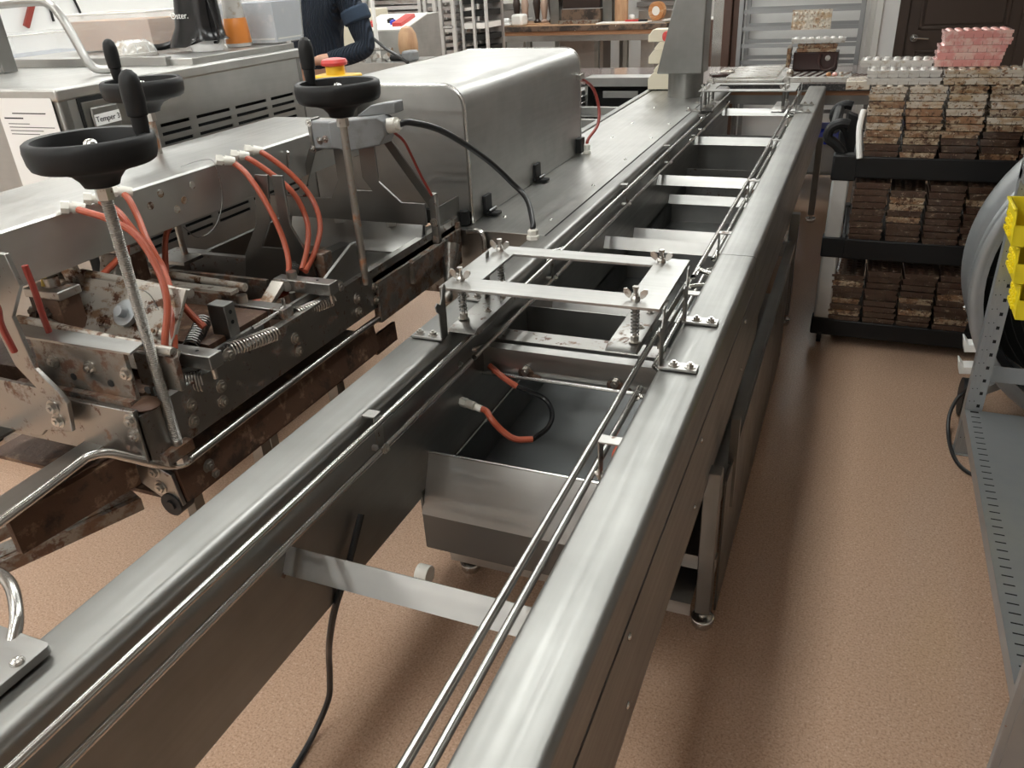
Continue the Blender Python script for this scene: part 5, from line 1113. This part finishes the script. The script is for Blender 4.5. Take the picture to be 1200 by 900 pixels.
# sheet pan rack
t = thing('sheet_pan_rack', 'grey aluminium sheet pan rack against the white wall behind the granite table', 'rack', (-.5, 7.55, 0))
for x in (-1.005, -.075):
    for y in (7.38, 7.85): MB().box(x - .017, x + .017, y - .017, y + .017, .1, 1.75).build('post', 'rack_alu', t, bev=.002)
z = .46
while z < 1.7:
    for y in (7.40, 7.83):
        MB().box(-.99, -.09, y - .004, y + .004, z, z + .030).build('cross_rail', 'rack_alu', t)
    z += .13
for y in (7.38, 7.85): MB().box(-1.0, -.08, y - .015, y + .015, .1, .14).build('base_rail', 'rack_alu', t)
for x in (-1.0, -.08):
    for y in (7.38, 7.85): MB().cyl((x - .012, y, .05), (x + .012, y, .05), .05, 16).build('caster', 'rubber', t)

# ================================================================== FAR BACK TABLE
t = thing('butcher_table', 'long far work table with a thick dark slab edge on a steel frame', 'table', (-4.1, 11.9, 0))
bm_ = Matrix.Translation((-4.15, 11.55, 0)) @ Matrix.Rotation(math.radians(-6), 4, 'Z')
def fb(name, m, *a, par=t, bev=0.0): 
    return MB().box(*a, mtx=bm_).build(name, m, par, bev=bev)
fb('slab', 'slab', -1.62, 1.66, 0, 1.2, .868, .94, bev=.006); fb('slab_top', 'board_wood', -1.6, 1.64, .02, 1.18, .94, .943)
fb('timber_rail', 'wood', -1.5, 1.60, .03, 1.1, .815, .868); fb('steel_frame', 'steel_x', -1.48, 1.58, .05, 1.1, .735, .815)
for x in (-1.4, -.45, .62, 1.05, 1.5):
    for y in (.1, 1.05): fb('leg', 'steel_z', x - .03, x + .03, y - .03, y + .03, 0, .735)
fb('cabinet_panel', 'hood_steel', 1.12, 1.42, .5, .55, 0, .72); fb('grey_box', 'wall_grey', -.2, .5, .6, .9, 0, .70); fb('dark_box', 'jamb', 1.53, 1.75, .9, 1.2, 0, .72)
def onb(name, label, cat, m, x0, x1, y0, y1, z0, z1, bev=.004, group=None):
    return tag(MB().box(x0, x1, y0, y1, z0, z1, mtx=bm_).build(name, m, None, bev=bev), label, cat, group)
onb('white_bag', 'white bag lying on the far work table', 'bag', 'white', -.98, -.74, .04, .26, .944, .99, .02)
onb('white_roll', 'white paper roll leaning on the white bag on the far table', 'roll', 'paper', -.92, -.78, .10, .16, .99, 1.05, .02)
onb('white_canister', 'white square canister in front of the chocolate figures on the far table', 'canister', 'white', -.72, -.54, .06, .26, .944, 1.10, .03)
onb('round_board', 'pale round board at the left end of the far table', 'board', 'beige', -1.4, -1.0, .3, .7, .944, .956)
onb('statue_board', 'light board under the chocolate figures on the far table', 'board', 'board_wood', -.98, -.22, .30, .75, .944, .955)
for i, (x, hgt, mm) in enumerate(((-.86, .42, 'statue'), (-.72, .40, 'statue_pale'), (-.52, .44, 'statue'), (-.40, .38, 'statue_pale'), (-.275, .43, 'statue'))):
    pos = bm_ @ Vector((x, .52, .956)); tt = thing('chocolate_figure', ['dark slender chocolate figure leftmost on the figure board', 'pale chocolate figure second from left on the figure board', 'tall dark chocolate figure in the middle of the figure board', 'pale small chocolate figure second from right on the board', 'dark chocolate figure rightmost on the figure board'][i], 'figure', pos)
    MB().lathe([(.05, 0), (.055, .02), (.03, .05), (.045, hgt * .35), (.06, hgt * .6), (.045, hgt * .78), (.025, hgt * .83)], pos, (0, 0, 1), 14).build('figure_body', mm, tt)
    MB().sphere(pos + Vector((0, 0, hgt * .9)), .035, 12, 8).build('figure_head', mm, tt)
onb('steel_post', 'grey steel post standing right of the chocolate figures', 'post', 'steel_z', -.20, -.06, .3, .44, .944, 1.9)
onb('tiled_panel', 'brown mottled panel stacked behind the far table goods', 'panel', 'slab', -.02, .58, .30, .40, .944, 1.13)
onb('dark_cabinet', 'dark cabinet standing on the mottled panel of the far table', 'cabinet', 'statue', -.02, .56, .35, .6, 1.14, 1.8)
onb('dark_jumble', 'low mottled chocolate tray between panel and cabinet', 'tray', 'dirty_steel', -.04, .58, .22, .30, .944, .99)
onb('steel_post', 'grey steel post beside the pale plank on the far table', 'post', 'steel_z', .60, .74, .34, .48, .944, 1.9)
onb('pale_plank', 'pale wooden plank standing upright on the far table', 'plank', 'board_wood', .76, .94, .40, .46, .944, 1.9)
onb('cutting_board', 'white cutting board lying at the front of the far table', 'board', 'white', .62, 1.34, .05, .32, .944, .96)
onb('red_pen', 'red marker pen on the white cutting board', 'pen', 'red', 1.0, 1.2, .18, .22, .961, .985)
onb('black_knife', 'black-handled scraper beside the red pen', 'knife', 'black', 1.2, 1.32, .16, .21, .961, .985)
onb('glass_sheet', 'grey glass sheet leaning at the back of the far table', 'sheet', 'hood_steel', .95, 1.6, .85, .88, .944, 1.06)
onb('white_mug', 'white mug at the left end of the glass sheet', 'mug', 'white', .90, 1.0, .5, .6, .944, 1.03, .03)
onb('steel_tray', 'flat steel tray beside the tape rolls on the far table', 'tray', 'steel_x', 1.38, 1.62, .02, .35, .944, .955)
tp = thing('tape_roll', 'brown roll of packing tape on edge at the right end of the far table', 'tape', bm_ @ Vector((1.30, .62, 1.064)))
MB().lathe([(.06, 0), (.12, 0), (.12, .08), (.06, .08)], bm_ @ Vector((1.30, .58, 1.064)), (.3, 1, 0), 24).build('tape', 'caramel', tp); MB().lathe([(.055, -.001), (.06, -.001), (.06, .081), (.055, .081)], bm_ @ Vector((1.30, .58, 1.064)), (.3, 1, 0), 24).build('core', 'white', tp)
onb('white_sheet', 'large white sheet lying over the right end of the far work table', 'sheet', 'white', 1.45, 2.4, .40, .82, .944, .96)
onb('sheet_stand', 'dark stand under the overhanging white sheet at the far table end', 'stand', 'jamb', 1.78, 2.2, .4, 1.05, 0, .943)
tag(B(-5.2, -4.6, 13.95, 13.99, 1.1, 1.9).build('wall_board', 'wall_grey'), 'grey board on the far wall between the racks and the figures', 'board')

# ================================================================== BACK LEFT: tray racks and a second machine
def tray_rack(x0, x1, y, z1, n, label, m='tray_grey', zs=.12):
    t = thing('tray_rack', label, 'rack', ((x0 + x1) / 2, y + .3, 0))
    for x in (x0, x1):
        for yy in (y, y + .6): MB().box(x - .02, x + .02, yy - .02, yy + .02, .06, z1).build('post', 'rack_light', t)
    for k in range(n):
        z = zs + k * (z1 - zs - .06) / n
        MB().box(x0 + .03, x1 - .03, y + .0, y + .58, z, z + .035).build('tray', m if k % 4 else 'rack_light', t)
        if k % 5 == 2: MB().box(x0, x1, y - .02, y - .012, z + .045, z + .065).build('rail', 'rack_light', t)
    if zs > .1 and x1 - x0 > .5: MB().tube([(x1 - .25, y - .03, .97), (x1 - .1, y - .03, 1.0), (x1 + .015, y - .03, 1.03)], .012, 8).build('slant_rail', 'white', t)
    for x in (x0, x1): MB().cyl((x - .012, y, .03), (x + .012, y, .03), .03, 12).build('caster', 'rubber', t)
tray_rack(-5.54, -4.88, 9.0, 1.75, 26, 'wide tray rack, leftmost of the far racks, packed with grey trays')
tray_rack(-4.81, -4.69, 9.0, 1.75, 20, 'narrow tray rack, second from left of the far racks')
tray_rack(-4.64, -4.48, 9.05, 1.75, 20, 'narrow tray rack, third from left of the far racks')
t = thing('drawer_rack', 'pale rack of dark-fronted drawers right of the tray racks', 'rack', (-4.2, 9.6, 0))
for x in (-4.45, -4.30, -4.14): MB().box(x - .015, x + .015, 9.2, 9.24, .1, 1.8).build('post', 'rack_light', t)
for k in range(9):
    for x in (-4.375, -4.22): MB().box(x - .055, x + .055, 9.22, 9.7, .30 + k * .13, .36 + k * .13).build('drawer', 'slot' if k % 3 else 'white', t)
MB().box(-4.45, -4.14, 9.7, 9.74, .1, 1.8).build('back_panel', 'wall_grey', t)
t = thing('white_shelf_unit', 'white storage boxes on shelves behind the far table', 'shelf', (-5.36, 13.1, 0))
for z in (.95, 1.2, 1.5): MB().box(-5.56, -5.16, 12.95, 13.35, z, z + .02).build('shelf_board', 'white', t)
for x in (-5.56, -5.16): MB().box(x - .015, x + .015, 12.95, 12.98, 0, 1.8).build('post', 'rack_light', t)
MB().box(-5.54, -5.20, 12.97, 13.25, 1.22, 1.40).build('box', 'white', t, bev=.005)
MB().box(-5.51, -5.20, 12.97, 13.25, .97, 1.1).build('box', 'wall_grey', t, bev=.005)
# second machine with slanted control panel
t = thing('packing_machine', 'grey machine with a slanted white control panel behind the hood', 'machine', (-4.0, 6.6, 0))
MB().prism([(6.4, 0), (7.1, 0), (7.1, 1.36), (6.85, 1.36), (6.4, 1.26)], 'x', -4.12, -3.66).build('body', 'hood_steel', t, bev=.005)
pn = MB().add([(-4.12, 6.395, 1.268), (-3.64, 6.395, 1.268), (-3.64, 6.85, 1.37), (-4.12, 6.85, 1.37), (-4.12, 6.40, 1.258), (-3.64, 6.40, 1.258), (-3.64, 6.855, 1.36), (-4.12, 6.855, 1.36)], [(0, 1, 2, 3), (4, 7, 6, 5), (0, 4, 5, 1), (1, 5, 6, 2), (2, 6, 7, 3), (3, 7, 4, 0)]).build('panel', 'white', t)
def onp(x, y, sx, sy, m, name):
    z = 1.27 + (y - 6.395) * .2242; MB().obox((x, y, z + .012), (sx, sy, .03), (.22, 0, 0)).build(name, m, pn)
onp(-3.75, 6.6, .09, .26, 'red', 'red_plate'); onp(-4.04, 6.55, .03, .05, 'red', 'red_button'); onp(-3.99, 6.5, .03, .05, 'red', 'red_button'); onp(-3.88, 6.6, .04, .05, 'black', 'switch'); onp(-3.83, 6.55, .03, .05, 'blue', 'switch'); onp(-4.08, 6.48, .03, .04, 'black', 'switch')
MB().box(-4.42, -4.13, 6.45, 7.0, 0, 1.42).build('side_cabinet', 'beige', t, bev=.01)
MB().box(-4.7, -3.35, 5.95, 6.4, 1.00, 1.05).build('bed', 'steel_x', t)
MB().box(-4.7, -3.35, 5.93, 5.95, .75, 1.05).build('bed_side', 'hood_steel', t)
MB().cyl((-4.3, 6.1, 1.14), (-3.6, 6.1, 1.14), .012, 8).build('cross_bar', 'polished', t); MB().cyl((-3.88, 6.1, 1.05), (-3.88, 6.1, 1.36), .012, 8).build('upright_rod', 'polished', t)
for x, y in ((-4.1, 6.05), (-3.95, 6.05), (-3.85, 6.02), (-3.75, 6.03), (-3.66, 6.05)):
    MB().bolt((x, y, 1.05), (0, 0, 1), .02, .05).cyl((x, y, 1.08), (x + .05, y, 1.10), .02, 8).build('clamp', 'black' if x < -3.9 else 'bolt', t)
MB().cyl((-3.62, 6.1, 1.075), (-3.45, 6.1, 1.075), .025, 14).build('roller', 'rubber', t)
MB().box(-3.47, -3.38, 6.0, 6.15, 1.05, 1.13).build('motor', 'grey_cast', t, bev=.02)
for x in (-4.6, -3.45):
    for y in (6.0, 7.0): MB().box(x - .03, x + .03, y - .03, y + .03, 0, 1.0).build('leg', 'steel_z', t)
tag(MB().lathe([(0, .0), (.06, .0), (.08, .06), (.084, .11), (.072, .19), (.045, .235), (0, .25)], (-3.54, 6.262, 1.052), (0, 0, 1), 24).build('egg_form', 'board_wood'), 'egg-shaped light wooden form beside the machine control panel', 'form')
tag(MB().tube([(-4.3, 6.38, 1.40), (-4.05, 6.10, 1.365), (-3.8, 6.03, 1.28), (-3.6, 5.98, 1.16), (-3.45, 5.93, 1.10), (-3.36, 5.91, 1.05)], .012, 10, sub=5).build('machine_cable', 'cable'), 'black cable sagging in front of the machine control panel', 'cable')
tag(MB().box(-4.36, -4.24, 6.5, 6.6, 1.425, 1.47).build('white_tag', 'paper'), 'white card standing on the beige machine cabinet', 'card')
tag(MB().tube([(-3.86, 6.3, 1.7), (-3.86, 6.3, 1.052)], .018, 10).build('door_post', 'white'), 'white upright rail beside the sweater sleeve', 'rail')
